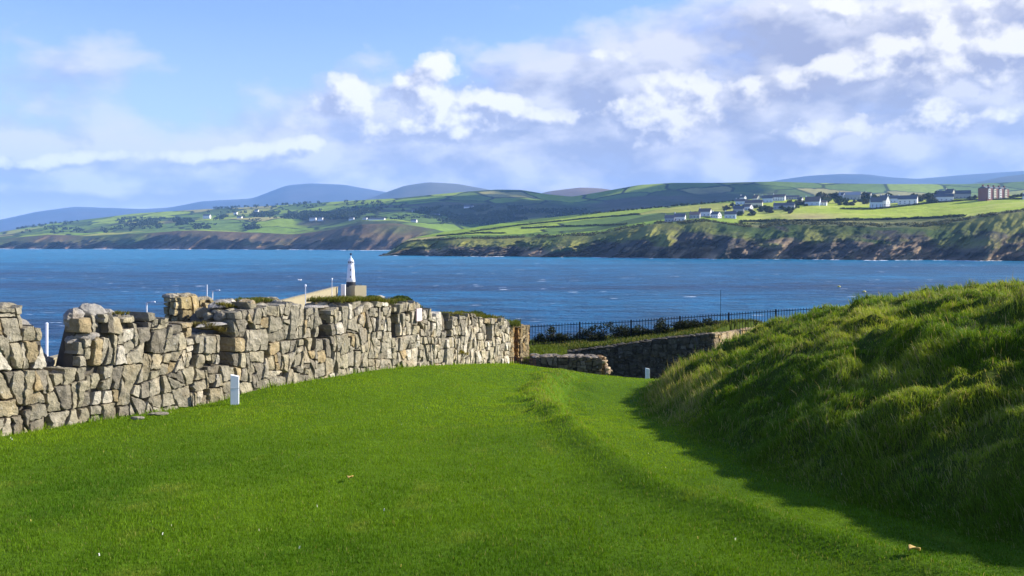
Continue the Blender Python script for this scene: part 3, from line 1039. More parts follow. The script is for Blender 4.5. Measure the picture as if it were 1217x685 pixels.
# ------------------------------------------------------------------ shrubs
def leaf_cloud(n, size, leaf, colr, rg, lumps=7, squash=.8, up=0.0):
    cs = rg.normal(0, .42, (lumps, 3)) * np.array(size); cs[:, 2] = np.abs(cs[:, 2]) * squash
    rr = rg.uniform(.35, .6, lumps)
    k = rg.integers(0, lumps, n)
    v = rg.normal(size=(n, 3)); v /= np.linalg.norm(v, axis=1)[:, None]
    p = cs[k] + v * rr[k][:, None] * np.array(size) * (rg.random((n, 1)) ** .4)
    p[:, 2] += up
    p[:, 2] = np.maximum(p[:, 2], .02)
    a = rg.normal(size=(n, 3)); a /= np.linalg.norm(a, axis=1)[:, None]
    b = np.cross(a, rg.normal(size=(n, 3))); b /= np.linalg.norm(b, axis=1)[:, None]
    l = leaf * (.6 + .8 * rg.random((n, 1)))
    V = np.stack([p - a * l, p + b * l * .45, p + a * l, p - b * l * .45], 1).reshape(-1, 3)
    C = np.repeat(np.array(colr) * (.55 + .9 * rg.random((n, 1))), 4, 0)
    return V, C


def leaf_obj(name, V, C, parent=None, mat=None):
    n = len(V) // 4
    me = big_mesh(name, V, np.arange(len(V)), np.arange(n) * 4, mat or M['leaf'], C)
    return link(bpy.data.objects.new(name, me), parent)


rg_s = np.random.default_rng(12)
SH = [(642, 401, .55, .40), (655, 397, .8, .75), (668, 402, .6, .45), (684, 400, .8, .55), (699, 399, .9, .65), (716, 397, .9, .65), (733, 396, .9, .60), (750, 394, .9, .65),
      (768, 392, .95, .62), (786, 390, .9, .6), (806, 388, .9, .55), (826, 385, .9, .5), (846, 383, .8, .4)]
for i, (px, py, w, h) in enumerate(SH):
    d = 46.3 + .3 * rg_s.random()
    gz = float(ground_z((px - CX) / F * d, d))
    root = empty('shrub', ((px - CX) / F * d, d, gz))
    tag(root, 'small dark bush standing apart behind the left end of the black railing' if i == 1 else 'dark scrubby bush in the row behind the black railing', 'shrub', 'bushes behind the railing')
    V, C = leaf_cloud(900, (w * .68, .4, h * .78), .055, (.035, .045, .018), rg_s, 9, 1.35)
    V[:, 2] += 0
    leaf_obj('foliage', V, C, root)
    m = MB()
    for k in range(7): m.tube((rg_s.normal(0, .05), 0, -.05), (rg_s.normal(0, .3), rg_s.normal(0, .15), h * (.7 + .5 * rg_s.random())), .014, .004, n=5)
    m.build('stem', M['bark'], root, tint=False)

def on_ground(px, py, lo=4.0, hi=32.0):
    d = np.linspace(lo, hi, 1500); z = ground_z((px - CX) / F * d, d); y = HY + (H - z) / d * F
    i = int(np.argmax(y <= py)); return float(d[i])


# ------------------------------------------------------------------ marker posts, stones, leaves
def marker_post(px, pyb, d, h, w, label, rz):
    p = P(px, pyb, d); gz = float(ground_z(p[0], p[1])); 
    root = empty('marker_post', (p[0], p[1], gz), rz); tag(root, label, 'post', 'white marker posts on the grass')
    m = MB(); x = w / 2; y = w * .35; zt = h
    m.add([(-x, -y, -.05), (x, -y, -.05), (x, y, -.05), (-x, y, -.05), (-x, -y, zt), (x, -y, zt * .93), (x, y, zt * .93), (-x, y, zt)],
          [(3, 2, 1, 0), (4, 5, 6, 7), (0, 1, 5, 4), (1, 2, 6, 5), (2, 3, 7, 6), (3, 0, 4, 7)])
    o = m.build('post_body', M['white'], root, tint=False)
    bv = o.modifiers.new('bevel', 'BEVEL'); bv.width = .006; bv.segments = 2
    m = MB(); m.box((0, 0, h * .55), (w * 1.0, w * .7 + .006, .012)); m.build('groove_band', M['galv'], root, tint=False)
t_ = wall_t(279); d_ = 14.7
d_ = on_ground(279, 481)
marker_post(279, 481, d_, 36 / F * d_, .13, 'short white marker post with slanted top in front of the castle wall', .25)
marker_post(769.5, 449, 29.4, .44, .13, 'small white marker post at the head of the sunken path by the mound', .2)

for i, (px, py, w, lab) in enumerate(((186, 494, .34, 'flat pale stone lying in the grass close to the foot of the castle wall'), (163, 499, .22, 'smaller flat stone almost buried in the lawn beside the wall'))):
    d = on_ground(px, py); p = P(px, py, d); gz = float(ground_z(p[0], p[1]))
    m = MB(); rock(m, (0, 0, 0), (w / 2, w * .3, .035), np.random.default_rng(i), np.array([.30, .27, .20]), .2)
    tag(m.build('flat_stone', M['stone'], None, loc=(p[0], p[1], gz + .02)), lab, 'stone')
for i, (px, py, lab) in enumerate(((1087, 661, 'curled yellow leaf lying on the path edge near the bottom of the lawn'), (416, 573, 'small dry brown leaf lying in the middle of the lawn'))):
    d = on_ground(px, py); p = P(px, py, d); gz = float(ground_z(p[0], p[1]))
    V = []; Fc = []
    for a in range(7):
        t = a / 6; w = .032 * math.sin(math.pi * min(1, t * .96 + .02))
        for s in (-1, 0, 1): V.append(((t - .5) * .11, s * w, .035 + .018 * abs(s) + .012 * math.sin(t * 5)))
    for a in range(6):
        for s in (0, 1): Fc.append((a * 3 + s, a * 3 + s + 1, a * 3 + s + 4, a * 3 + s + 3))
    o = mk('fallen_leaf', V, Fc, M['deadleaf'], None, None, True, (p[0], p[1], gz)); o.rotation_euler = (0, 0, .5 + i)
    so = o.modifiers.new('thick', 'SOLIDIFY'); so.thickness = .002
    tag(o, lab, 'leaf')

# ------------------------------------------------------------------ sea
def sea_mat():
    m, nt, bs = newmat('sea_water')
    p = objco(nt); pS = objco(nt, (.75, 1, 1))
    y = N(nt, 'ShaderNodeSeparateXYZ'); nt.links.new(p, y.inputs[0])
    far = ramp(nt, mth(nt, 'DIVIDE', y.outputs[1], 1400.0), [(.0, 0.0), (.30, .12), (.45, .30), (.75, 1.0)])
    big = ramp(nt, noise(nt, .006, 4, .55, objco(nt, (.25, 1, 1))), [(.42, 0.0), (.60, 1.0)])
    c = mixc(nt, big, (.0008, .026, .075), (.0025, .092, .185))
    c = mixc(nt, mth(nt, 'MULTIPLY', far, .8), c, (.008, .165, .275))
    str_ = ramp(nt, noise(nt, .07, 6, .65, objco(nt, (.6, 1, 1))), [(.35, .5), (.65, 1.5)])
    c = mixc(nt, 1.0, c, str_, 'MULTIPLY')
    cap = ramp(nt, noise(nt, .22, 3, .5, objco(nt, (.5, 1, 1))), [(.66, 0.0), (.70, 1.0)])
    cap2 = ramp(nt, noise(nt, .018, 3, .5, p), [(.5, 0.0), (.6, 1.0)])
    fleck = mth(nt, 'MULTIPLY', cap, cap2)
    c = mixc(nt, fleck, c, (.75, .8, .84))  # whitecap foam, with sun glitter put into the same white flecks
    nt.links.new(c, bs.inputs['Base Color'])
    bs.inputs['Roughness'].default_value = .32; bs.inputs['IOR'].default_value = 1.33
    bs.inputs['Specular IOR Level'].default_value = .12
    h = mth(nt, 'ADD', noise(nt, .10, 5, .6, pS), mth(nt, 'MULTIPLY', noise(nt, .5, 4, .6, pS), .45))
    bump(nt, h, 1.0, 2.6, bs)
    return m
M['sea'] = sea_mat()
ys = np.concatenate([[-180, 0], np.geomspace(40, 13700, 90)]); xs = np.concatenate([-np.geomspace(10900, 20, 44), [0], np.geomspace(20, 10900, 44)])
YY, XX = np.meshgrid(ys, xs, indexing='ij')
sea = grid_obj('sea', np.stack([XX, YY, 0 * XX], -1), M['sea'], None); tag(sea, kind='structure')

# ------------------------------------------------------------------ far land
def shore_A(px): return interp(px, [(430, 1180), (462, 1265), (500, 1245), (560, 1190), (640, 1150), (700, 1115), (800, 1045), (900, 1000), (1000, 960), (1217, 905), (1400, 860)])
CLIFF_A = [(400, 306), (450, 305.2), (458, 303), (466, 299), (476, 291), (486, 287.5), (520, 285), (560, 284), (600, 284), (640, 282), (690, 281), (715, 279), (740, 273), (780, 266.5), (840, 264), (880, 269), (905, 272), (930, 267), (980, 268),
           (1050, 271), (1100, 270), (1150, 262), (1185, 255), (1217, 252), (1330, 248)]
CREST_A = [(400, 305.5), (450, 304.8), (458, 302), (466, 297), (476, 289), (486, 284), (520, 277), (560, 271), (600, 265), (650, 259), (700, 254), (750, 249.5), (800, 245), (850, 241), (900, 236.5), (960, 235), (1000, 236), (1050, 238), (1100, 236),
           (1160, 234), (1217, 231), (1330, 228)]


def land_A(px, f):
    """f in 0..1 from cliff top to crest -> d, py"""
    ds = shore_A(px)
    d0 = ds + 55; d1 = ds + 80 + 420 * sstep(440, 640, px)
    yt = sinterp(px, CLIFF_A); yc = np.minimum(sinterp(px, CREST_A), yt - .6)
    return d0 + (d1 - d0) * f, yt + (yc - yt) * f


def on_A(px, py):
    yt = float(sinterp(px, CLIFF_A)); yc = min(float(sinterp(px, CREST_A)), yt - .6)
    f = float(np.clip((py - yt) / (yc - yt), 0, 1.0))
    d, y = land_A(px, f)
    return P(px, float(y), float(d))


def fields(X, Y, sx, sy, seed, ang=0.3):
    """voronoi fields: returns cell id hash and distance to border"""
    c, s = math.cos(ang), math.sin(ang)
    U = (X * c + Y * s) / sx; W = (-X * s + Y * c) / sy
    iu = np.floor(U); iw = np.floor(W)
    b1 = np.full(X.shape, 9.); b2 = np.full(X.shape, 9.); hid = np.zeros(X.shape)
    for a in (-1, 0, 1):
        for b in (-1, 0, 1):
            gu = iu + a; gw = iw + b
            pu = gu + .15 + .7 * _hash(gu, gw, seed); pw = gw + .15 + .7 * _hash(gu, gw, seed + 1)
            d = np.abs(U - pu) + np.abs(W - pw) * .9 + .15 * np.hypot(U - pu, W - pw)
            h = _hash(gu, gw, seed + 2)
            m = d < b1
            b2 = np.where(m, b1, np.minimum(b2, d)); hid = np.where(m, h, hid); b1 = np.where(m, d, b1)
    return hid, b2 - b1


def lerp3(a, b, k): return np.asarray(a) * (1 - k[..., None]) + np.asarray(b) * k[..., None]


def field_cols(hid, edge, n, hedge_w=.07):
    pal = np.array([(.20, .28, .03), (.26, .34, .04), (.10, .16, .03), (.30, .31, .06), (.18, .27, .03), (.07, .11, .03), (.33, .30, .10), (.13, .20, .04)])
    C = pal[(hid * 7.999).astype(int)] * (.85 + .3 * n[..., None])
    k = 1 - sstep(hedge_w * .5, hedge_w, edge)
    return lerp3(C, (.025, .04, .015), k)


def build_A():
    px = np.arange(449, 1345, .65)
    rows = []; cols = []
    ncl = 64; ntop = 90
    ds = shore_A(px); zt = H - (sinterp(px, CLIFF_A) - HY) / F * (ds + 55)
    xs = (px - CX) / F * ds
    for k in range(ncl):
        f = k / (ncl - 1)
        fb = f ** 1.0
        # slanting ribs and gullies
        sl = xs - 42 * f
        rid = 1 - np.abs(2 * fbm(sl / 85, 0 * sl + .3 * f, 101, 2) - 1)
        rid2 = 1 - np.abs(2 * fbm(sl / 30, .9 * f + 0 * sl, 103, 3) - 1)
        rid3 = fbm(sl / 13, f * 3 + 0 * sl, 107, 4)
        amp = (1 - .9 * f ** 3)
        d = ds + 55 * (f ** 1.9) + amp * (62 * (.72 - rid) + 40 * (.6 - rid2) + 36 * (.5 - rid3) + 9 * (.5 - fbm(sl / 4, f * 9 + 0 * sl, 109, 2)))
        z = zt * f + amp * 2 * (rid3 - .5) * min(1, 4 * f)
        if k == 0: z = z * 0 - 2
        x = (px - CX) / F * d
        rows.append(np.stack([x, d, z], -1))
        n = fbm(x / 22, z / 9, 113, 4); n2 = fbm(x / 60 + 3, z / 30, 117, 3)
        rock_ = lerp3((.062, .056, .046), (.31, .215, .125), np.clip((n - .4) * 3, 0, 1))
        gr = lerp3((.050, .078, .020), (.19, .19, .045), np.clip((n2 - .35) * 3, 0, 1))
        g = sstep(.38, .72, f + 1.0 * (n - .5) + .6 * (n2 - .5))
        cols.append(lerp3(rock_, gr, g))
    for k in range(1, ntop):
        f = k / (ntop - 1)
        d, y = land_A(px, f)
        x = (px - CX) / F * d; z = H - (y - HY) / F * d
        ruf = 1 - sstep(.0, .12, f)
        z = z + .9 * (fbm(x / 14, d / 14, 121, 3) - .5) * (1 + ruf) * sstep(0, .05, f)
        rows.append(np.stack([x, d, z], -1))
        n = fbm(x / 30, d / 40, 123, 4)
        hid, e = fields(x, d, 210, 120, 5, .12)
        C = field_cols(hid, e, n, .05)
        # big bright pasture on the right, rough ground below it
        past = lerp3((.30, .37, .035), (.40, .42, .08), np.clip((fbm(x / 90, d / 40, 127, 3) - .4) * 3, 0, 1))
        hl = interp(px, [(860, 266), (900, 262), (940, 262.5), (1000, 262), (1080, 260), (1150, 258), (1160, 256), (1200, 250), (1217, 249), (1340, 246)])
        inr = sstep(860, 900, px)
        above = sstep(.4, -.4, y - hl)
        rough = lerp3((.055, .075, .022), (.20, .19, .06), np.clip((fbm(x / 18, d / 12, 131, 4) - .38) * 3, 0, 1))
        CR = rough * (1 - above[..., None]) + past * above[..., None]
        yel = np.exp(-((px - 965) / 38) ** 2 - ((y - 258) / 4) ** 2)
        CR = lerp3(CR, (.34, .29, .11), np.clip(yel, 0, 1) * above)
        C = C * (1 - inr[..., None]) + CR * inr[..., None]
        fr = 1 - sstep(.02, .09, f + .05 * (n - .5))
        C = lerp3(C, (.075, .085, .030), fr * .8)
        cols.append(C)
    for k in (1, 2, 3):
        d, y = land_A(px, 1.0); d = d + 120 * k
        x = (px - CX) / F * d
        z = rows[ncl + ntop - 2][:, 2] - 10 * k
        rows.append(np.stack([x, d, z], -1)); cols.append(np.full((len(px), 3), (.08, .12, .03)))
    G = np.stack(rows); C = np.stack(cols)
    o = grid_obj('headland', G, M['land'], C); tag(o, kind='structure')
build_A()

CREST_B = [(-120, 285), (0, 276), (60, 266), (120, 259), (160, 254), (240, 249), (300, 246), (350, 243), (420, 238.5), (470, 236), (520, 231), (560, 227.5), (590, 225.5), (620, 226), (650, 231), (680, 234), (710, 229),
           (760, 220), (800, 217.5), (850, 217.5), (920, 216), (980, 218), (1060, 219), (1150, 219), (1217, 216), (1340, 212)]
CLIFF_B = [(-120, 291), (0, 284), (60, 279), (100, 281), (140, 279), (180, 277), (230, 274), (300, 277), (350, 279), (400, 273), (430, 267), (470, 266), (500, 270), (550, 280), (1400, 284)]


def shore_B(px): return interp(px, [(-120, 2950), (0, 2780), (200, 2600), (350, 2420), (430, 2230), (500, 2250), (700, 2300), (1400, 2000)])


def land_B(px, f):
    ds = shore_B(px); d0 = ds + 110; d1 = ds + 1500
    yt = sinterp(px, CLIFF_B); yc = sinterp(px, CREST_B)
    w = f - .05 * np.sin(f * 2 * math.pi * 1.5) * 1.0
    return d0 + (d1 - d0) * f ** 1.15, yt + (yc - yt) * w


def on_B(px, py):
    f = np.linspace(0, 1, 400); d, y = land_B(np.full(400, float(px)), f)
    i = int(np.argmin(np.abs(y - py))); return P(px, float(y[i]), float(d[i]))


def build_B():
    px = np.arange(-115, 1335, 1.3)
    rows = []; cols = []
    ds = shore_B(px); zt = H - (sinterp(px, CLIFF_B) - HY) / F * (ds + 110)
    xs = (px - CX) / F * ds
    ncl = 36; ntop = 130
    for k in range(ncl):
        f = k / (ncl - 1)
        sl = xs - 95 * f
        rid = 1 - np.abs(2 * fbm(sl / 190, .3 * f + 0 * sl, 201, 2) - 1); rid2 = 1 - np.abs(2 * fbm(sl / 70, .8 * f + 0 * sl, 203, 3) - 1)
        amp = 1 - .9 * f ** 2
        d = ds + 80 * f ** 1.8 + amp * (130 * (.7 - rid) + 120 * (.6 - rid2) + 30 * (.5 - fbm(sl / 25, f * 4 + 0 * sl, 207, 4)))
        z = zt * f
        if k == 0: z = z - 2
        x = (px - CX) / F * d
        rows.append(np.stack([x, d, z], -1))
        n = fbm(x / 50, z / 20, 211, 4); n2 = fbm(x / 140, z / 50, 213, 3)
        rock_ = lerp3((.05, .042, .038), (.26, .16, .10), np.clip((n - .4) * 3, 0, 1))
        gr = lerp3((.06, .085, .025), (.12, .085, .045), np.clip((n2 - .35) * 3, 0, 1))
        cols.append(lerp3(rock_, gr, sstep(.12, .45, f + .6 * (n - .5))))
    for k in range(1, ntop):
        f = k / (ntop - 1)
        d, y = land_B(px, f)
        x = (px - CX) / F * d; z = H - (y - HY) / F * d + (30 * (fbm(x / 300, d / 300, 219, 4) - .5) + 8 * (fbm(x / 70, d / 70, 220, 3) - .5)) * math.sin(math.pi * min(1, f * 1.02)) ** .5 * (1 if f < .99 else .3)
        rows.append(np.stack([x, d, z], -1))
        n = fbm(x / 80, d / 120, 223, 4)
        hid, e = fields(x, d, 190, 210, 15, .35)
        C = field_cols(hid, e, n, .13) * .95
        moor = lerp3((.045, .06, .028), (.10, .085, .055), np.clip((fbm(x / 200, d / 160, 229, 4) - .35) * 3, 0, 1))
        km = sstep(.52, .60, fbm(x / 420 + 1.3, d / 520, 231, 3)) * .9
        # darker side of the hill on the right, and the near slope above the left cliffs
        mo2 = np.exp(-((px - 800) / 150) ** 4) * sstep(.25, .35, f) * (1 - sstep(.78, .9, f + .1 * (n - .5)))
        mo3 = np.exp(-((px - 430) / 60) ** 4) * (1 - sstep(.10, .16, f))
        km = np.clip(np.maximum(np.maximum(km * (1 - sstep(.75, .9, f)), mo2), mo3), 0, 1)
        C = lerp3(C, (.0, .0, .0), km) + moor * km[..., None]
        cols.append(C)
    for k in (1, 2):
        d, y = land_B(px, 1.0); d = d + 350 * k
        rows.append(np.stack([(px - CX) / F * d, d, rows[ncl + ntop - 2][:, 2] - 45 * k], -1)); cols.append(np.full((len(px), 3), (.08, .11, .03)))
    o = grid_obj('coastal_hills', np.stack(rows), M['land'], np.stack(cols)); tag(o, kind='structure')
build_B()


def mountain(name, crest, d, depth, cols2, seed):
    crest = np.array(crest, float)
    px = np.arange(crest[0, 0], crest[-1, 0] + .1, 2.0)
    xx = np.interp(px, crest[:, 0], crest[:, 1]); yc = xx
    # smooth the crest
    ker = np.hanning(13); ker /= ker.sum()
    yc = np.convolve(np.pad(yc, 6, 'edge'), ker, 'valid')
    rows = []; cols = []
    zc = H - (yc - HY) / F * d
    for k in range(40):
        f = k / 30
        dd = d - depth * (1 - f)
        x = (px - CX) / F * dd
        if f <= 1: z = zc * (math.sin(f * math.pi / 2) ** 1.3)
        else: z = zc * (1 - 2.2 * (f - 1))
        z = z + 60 * (fbm(x / 900, 0 * x + dd / 900, seed, 4) - .5) * math.sin(math.pi * min(f, 1)) - 3 * (k == 0)
        rows.append(np.stack([x, np.full_like(x, dd), np.maximum(z, -2)], -1))
        n = fbm(x / 500, 0 * x + dd / 400, seed + 3, 4)
        cols.append(lerp3(cols2[0], cols2[1], np.clip((n - .3) * 2.2, 0, 1)))
    o = grid_obj(name, np.stack(rows), M['mountain'], np.stack(cols)); tag(o, kind='structure')
HEA_HAZE = ((.045, .058, .085), (.07, .072, .10))  # heather tones with the blue of distant haze put in
mountain('mountain', [(-140, 285), (-60, 276), (0, 262), (45, 252), (90, 246.5), (130, 248), (170, 249), (200, 247.5), (240, 240), (300, 237), (340, 222), (370, 219.5), (410, 221), (450, 228), (500, 236), (560, 250)], 12000, 3600, HEA_HAZE, 301)
mountain('mountain', [(380, 250), (440, 236), (480, 222), (510, 217.5), (545, 219.5), (585, 226.5), (640, 236), (700, 246)], 9500, 2600, ((.085, .085, .06), (.13, .115, .09)), 311)
mountain('mountain', [(600, 245), (650, 229), (690, 223.5), (715, 224.5), (760, 232), (800, 240)], 7000, 1700, ((.15, .11, .08), (.19, .14, .10)), 321)
mountain('mountain', [(840, 232), (920, 216), (960, 210), (1000, 207.5), (1030, 208), (1060, 212), (1090, 213.5), (1150, 208.5), (1217, 204), (1340, 198)], 11000, 3200, HEA_HAZE, 331)
mountain('mountain', [(1100, 232), (1150, 220), (1190, 211), (1217, 208), (1340, 200)], 8000, 1800, ((.055, .06, .05), (.08, .075, .06)), 341)

# rocks off the tip of the near headland
for i, (px, py, sz, lab) in enumerate(((458, 303.6, (6, 5, 3.2), 'dark sea rock standing off the tip of the near headland'), (452, 304.2, (3.5, 3, 1.6), 'smallest dark sea rock farthest out from the headland tip'),
                                       (476, 303.5, (7, 6, 9), 'tall brown rock stack against the tip of the near headland'))):
    d = H * F / (py - HY); m = MB(); rock(m, (0, 0, 0), sz, np.random.default_rng(90 + i), np.array([.10, .075, .06]))
    p = P(px, py, d); tag(m.build('sea_rock', M['land'], None, loc=(p[0], p[1], .3)), lab, 'rock')

# surf at the foot of the cliffs
def surf(name, pxs, dfun, n, w, jit, label):
    V = []; Fc = []
    for i in range(n):
        px = rng.uniform(*pxs); d = float(dfun(px)) - rng.random() ** 2 * jit
        if vnoise(px * .05, 0, 7) < .32: continue
        x, y = (px - CX) / F * d, d
        L = w * rng.uniform(.5, 2.5); b = w * rng.uniform(.3, .9); hgt = w * rng.uniform(.05, .18)
        k = len(V)
        for j in range(8):
            a = 2 * math.pi * j / 8; V.append((x + L * math.cos(a) * rng.uniform(.7, 1.2), y + b * math.sin(a) * rng.uniform(.7, 1.2), .05))
        V.append((x, y, .05 + hgt))
        for j in range(8): Fc.append((k + j, k + (j + 1) % 8, k + 8))
    o = mk(name, V, Fc, M['foam'], None, None, True); tag(o, label, 'surf', kind='stuff')
def front_A(px):
    ds = shore_A(px); xs = (px - CX) / F * ds
    rid = 1 - abs(2 * float(fbm(xs / 85, 0, 101, 2)) - 1); rid2 = 1 - abs(2 * float(fbm(xs / 30, 0, 103, 3)) - 1)
    return ds + 62 * (.72 - rid) + 40 * (.6 - rid2) - 4
def front_B(px):
    ds = shore_B(px); xs = (px - CX) / F * ds
    rid = 1 - abs(2 * float(fbm(xs / 190, 0, 201, 2)) - 1); rid2 = 1 - abs(2 * float(fbm(xs / 70, 0, 203, 3)) - 1)
    return ds + 130 * (.7 - rid) + 120 * (.6 - rid2) - 8
surf('surf', (462, 1240), front_A, 420, 2.0, 14, 'white surf breaking along the foot of the near headland cliffs')
surf('surf', (0, 465), front_B, 520, 4.5, 40, 'white surf along the far left shore below the cliffs')

# ------------------------------------------------------------------ houses
def gable(name, pos, w, dp, eave, rise, rz, wallm, roofm, label, group='houses on the headland', cat='house', chim=1, wins=3, over=.4, hip=False, storeys=1):
    root = empty(name, tuple(pos), rz); tag(root, label, cat, group)
    m = MB(); x, y = w / 2, dp / 2
    m.add([(-x, -y, -3), (x, -y, -3), (x, y, -3), (-x, y, -3), (-x, -y, eave), (x, -y, eave), (x, y, eave), (-x, y, eave), (-x, 0, eave + rise), (x, 0, eave + rise)],
          [(0, 1, 5, 4), (2, 3, 7, 6), (1, 2, 6, 9, 5), (3, 0, 4, 8, 7)])
    m.build('wall', wallm, root, tint=False)
    m = MB(); o = over; t = .25; sl = rise / y
    for s in (-1, 1):
        a = [(-x - o, s * (y + o), eave - o * sl + .02), (x + o, s * (y + o), eave - o * sl + .02), (x + o, 0, eave + rise + .02), (-x - o, 0, eave + rise + .02)]
        V = a + [(q[0], q[1], q[2] + t) for q in a]
        m.add(V, [(3, 2, 1, 0), (4, 5, 6, 7), (0, 1, 5, 4), (1, 2, 6, 5), (2, 3, 7, 6), (3, 0, 4, 7)])
    rf = m.build('roof', roofm, root, tint=False)
    for k in range(chim):
        cx = (-x + .8) if k == 0 else (x - .8)
        m = MB(); m.box((cx, 0, eave + rise + .7), (.9, .9, 2.2)); m.build('chimney', wallm, rf, tint=False)
    for side in (-1,):
        for st in range(storeys):
            for k in range(wins):
                cx = -x + w * (k + .5) / wins; zz = 1.5 + st * 2.7
                if zz + .8 > eave: continue
                m = MB(); m.box((cx, side * (y + .02), zz), (min(1.4, w / wins * .5), .12, 1.3)); m.build('window', M['glass'], root, tint=False)
    for st in range(storeys + (1 if rise > 2.5 else 0)):
        for sx in (-1, 1):
            for ky in ((-.25, .25) if st < storeys else (0,)):
                zz = 1.6 + st * 2.7
                if zz > eave + rise * (1 - abs(ky) * 2) - 1: continue
                m = MB(); m.box((sx * (x + .02), ky * dp, zz), (.12, 1.1, 1.3)); m.build('window', M['glass'], root, tint=False)
    return root


def HA(px, pyb, wpx, hpx, dpth, rz, wm, rm, label, **kw):
    pos = on_A(px, pyb); s = pos[1] / F
    w = wpx * s; h = hpx * s * (1.05 if px > 1000 else .9)
    rz = rz if rz < -.7 else rz * .4 - .42
    gable('house', pos, w, dpth, h * kw.pop('ef', .58), h * kw.pop('rf', .42), rz, M[wm], M[rm], label, **kw)


HA(796, 264, 11, 9, 8, .35, 'greyw', 'slate', 'small grey slate-roofed house lowest and leftmost above the dark cliff')
HA(808, 263, 13, 10, 9, .2, 'limew', 'slate', 'low white bungalow with grey roof second from the left above the cliff')
HA(826, 259.5, 12, 8, 9, .1, 'greyw', 'brownroof', 'low grey house with brown roof left of the white-gabled cluster')
HA(838, 257, 14, 10, 9, -.1, 'limew', 'brownroof', 'white house with brown roof in the lower cluster above the cliff')
HA(851, 259, 11, 8, 8, -.9, 'limew', 'slate', 'white gable-ended house at the right of the lower cluster')
HA(868, 259.5, 13, 9, 8, .25, 'shadew', 'slate', 'bluish shaded house with slate roof at the edge of the cliff field')
HA(878, 253, 12, 9, 8, .2, 'greyw', 'slate', 'grey house with slate roof stepping up behind the bluish cliff house')
HA(889, 250, 10, 8, 8, -.9, 'limew', 'brownroof', 'white gable end house in the middle of the trees', chim=0)
HA(896, 246, 20, 9, 9, .1, 'cream', 'brownroof', 'long brown-roofed house below the pale yellow gable')
HA(881, 243, 13, 7, 8, .2, 'shadew', 'slate', 'shaded slate-roofed house left of the pale yellow gable')
HA(883, 238, 7, 6, 6, -.9, 'limew', 'slate', 'small white gabled house standing highest at the left of the village')
HA(899, 241, 8, 10, 8, -1.1, 'cream', 'brownroof', 'tall pale yellow gabled house on the village skyline', chim=1)
HA(912, 240.5, 12, 9, 8, .3, 'shadew', 'slate', 'blue-grey shaded house with pale roof edge beside the yellow gable')
HA(926, 238.5, 14, 8, 9, -.15, 'limew', 'brownroof', 'long white house with dark windows on the village skyline', storeys=2, wins=5)
HA(942, 237, 15, 5, 7, 0, 'greyw', 'slate', 'low grey row of cottages on the village skyline', wins=5)
HA(932, 248.5, 24, 8, 9, .0, 'greyw', 'slate', 'long low grey-roofed terrace among the trees below the skyline row', wins=6)
HA(951, 240, 6, 6, 6, -.8, 'limew', 'slate', 'tiny white gabled cottage left of the big brown roof', chim=0)
HA(966, 244, 17, 11, 12, -.25, 'shadew', 'brownroof', 'large brown-roofed house with white gable edges in the village centre', ef=.42, rf=.58)
HA(978, 244, 9, 6, 8, -.2, 'limew', 'brownroof', 'small white extension house right of the large brown roof', chim=0)
HA(1010, 237, 24, 8, 9, .05, 'greyw', 'greyw', 'long pale grey house among dark trees', wins=6)
HA(1000, 236.5, 8, 8, 7, -.9, 'limew', 'slate', 'white gabled house joined to the long pale grey house', chim=0)
HA(1026, 231, 7, 6, 6, -.6, 'cream', 'slate', 'small cream cottage peeping over dark trees')
HA(1032, 231, 8, 8, 7, -1.0, 'cream', 'brownroof', 'cream gabled house highest above the dark trees')
HA(1041, 247.5, 13, 12, 9, .55, 'shadew', 'slate', 'house with blue-shaded walls joined to the white gabled house', storeys=2)
HA(1051, 247, 10, 14, 10, -1.0, 'limew', 'slate', 'tall white gabled house with dark windows at the top of the bright pasture', storeys=2, chim=2)
HA(1063, 241, 12, 8, 9, .3, 'shadew', 'slate', 'grey-roofed house set back between two white houses')
HA(1079, 243, 21, 10, 10, -.45, 'limew', 'slate', 'wide white house with dark windows above the bright pasture', storeys=2, wins=4)
HA(1122, 239, 20, 8, 10, -.15, 'limew', 'slate', 'long low white house below the cream gable', wins=4, chim=0)
HA(1129, 236.5, 10, 11, 9, -1.0, 'cream', 'slate', 'cream gabled house rising behind the long low white house')
HA(1118, 235, 9, 8, 8, .2, 'limew', 'slate', 'white house with slate roof left of the cream gable', chim=1)
HA(1144, 236, 17, 9, 9, .1, 'greyw', 'slate', 'plain grey house left of the red brick terrace', wins=4)
HA(1221, 237, 10, 6, 8, .0, 'limew', 'slate', 'white bungalow at the far right edge beyond the brick terrace')


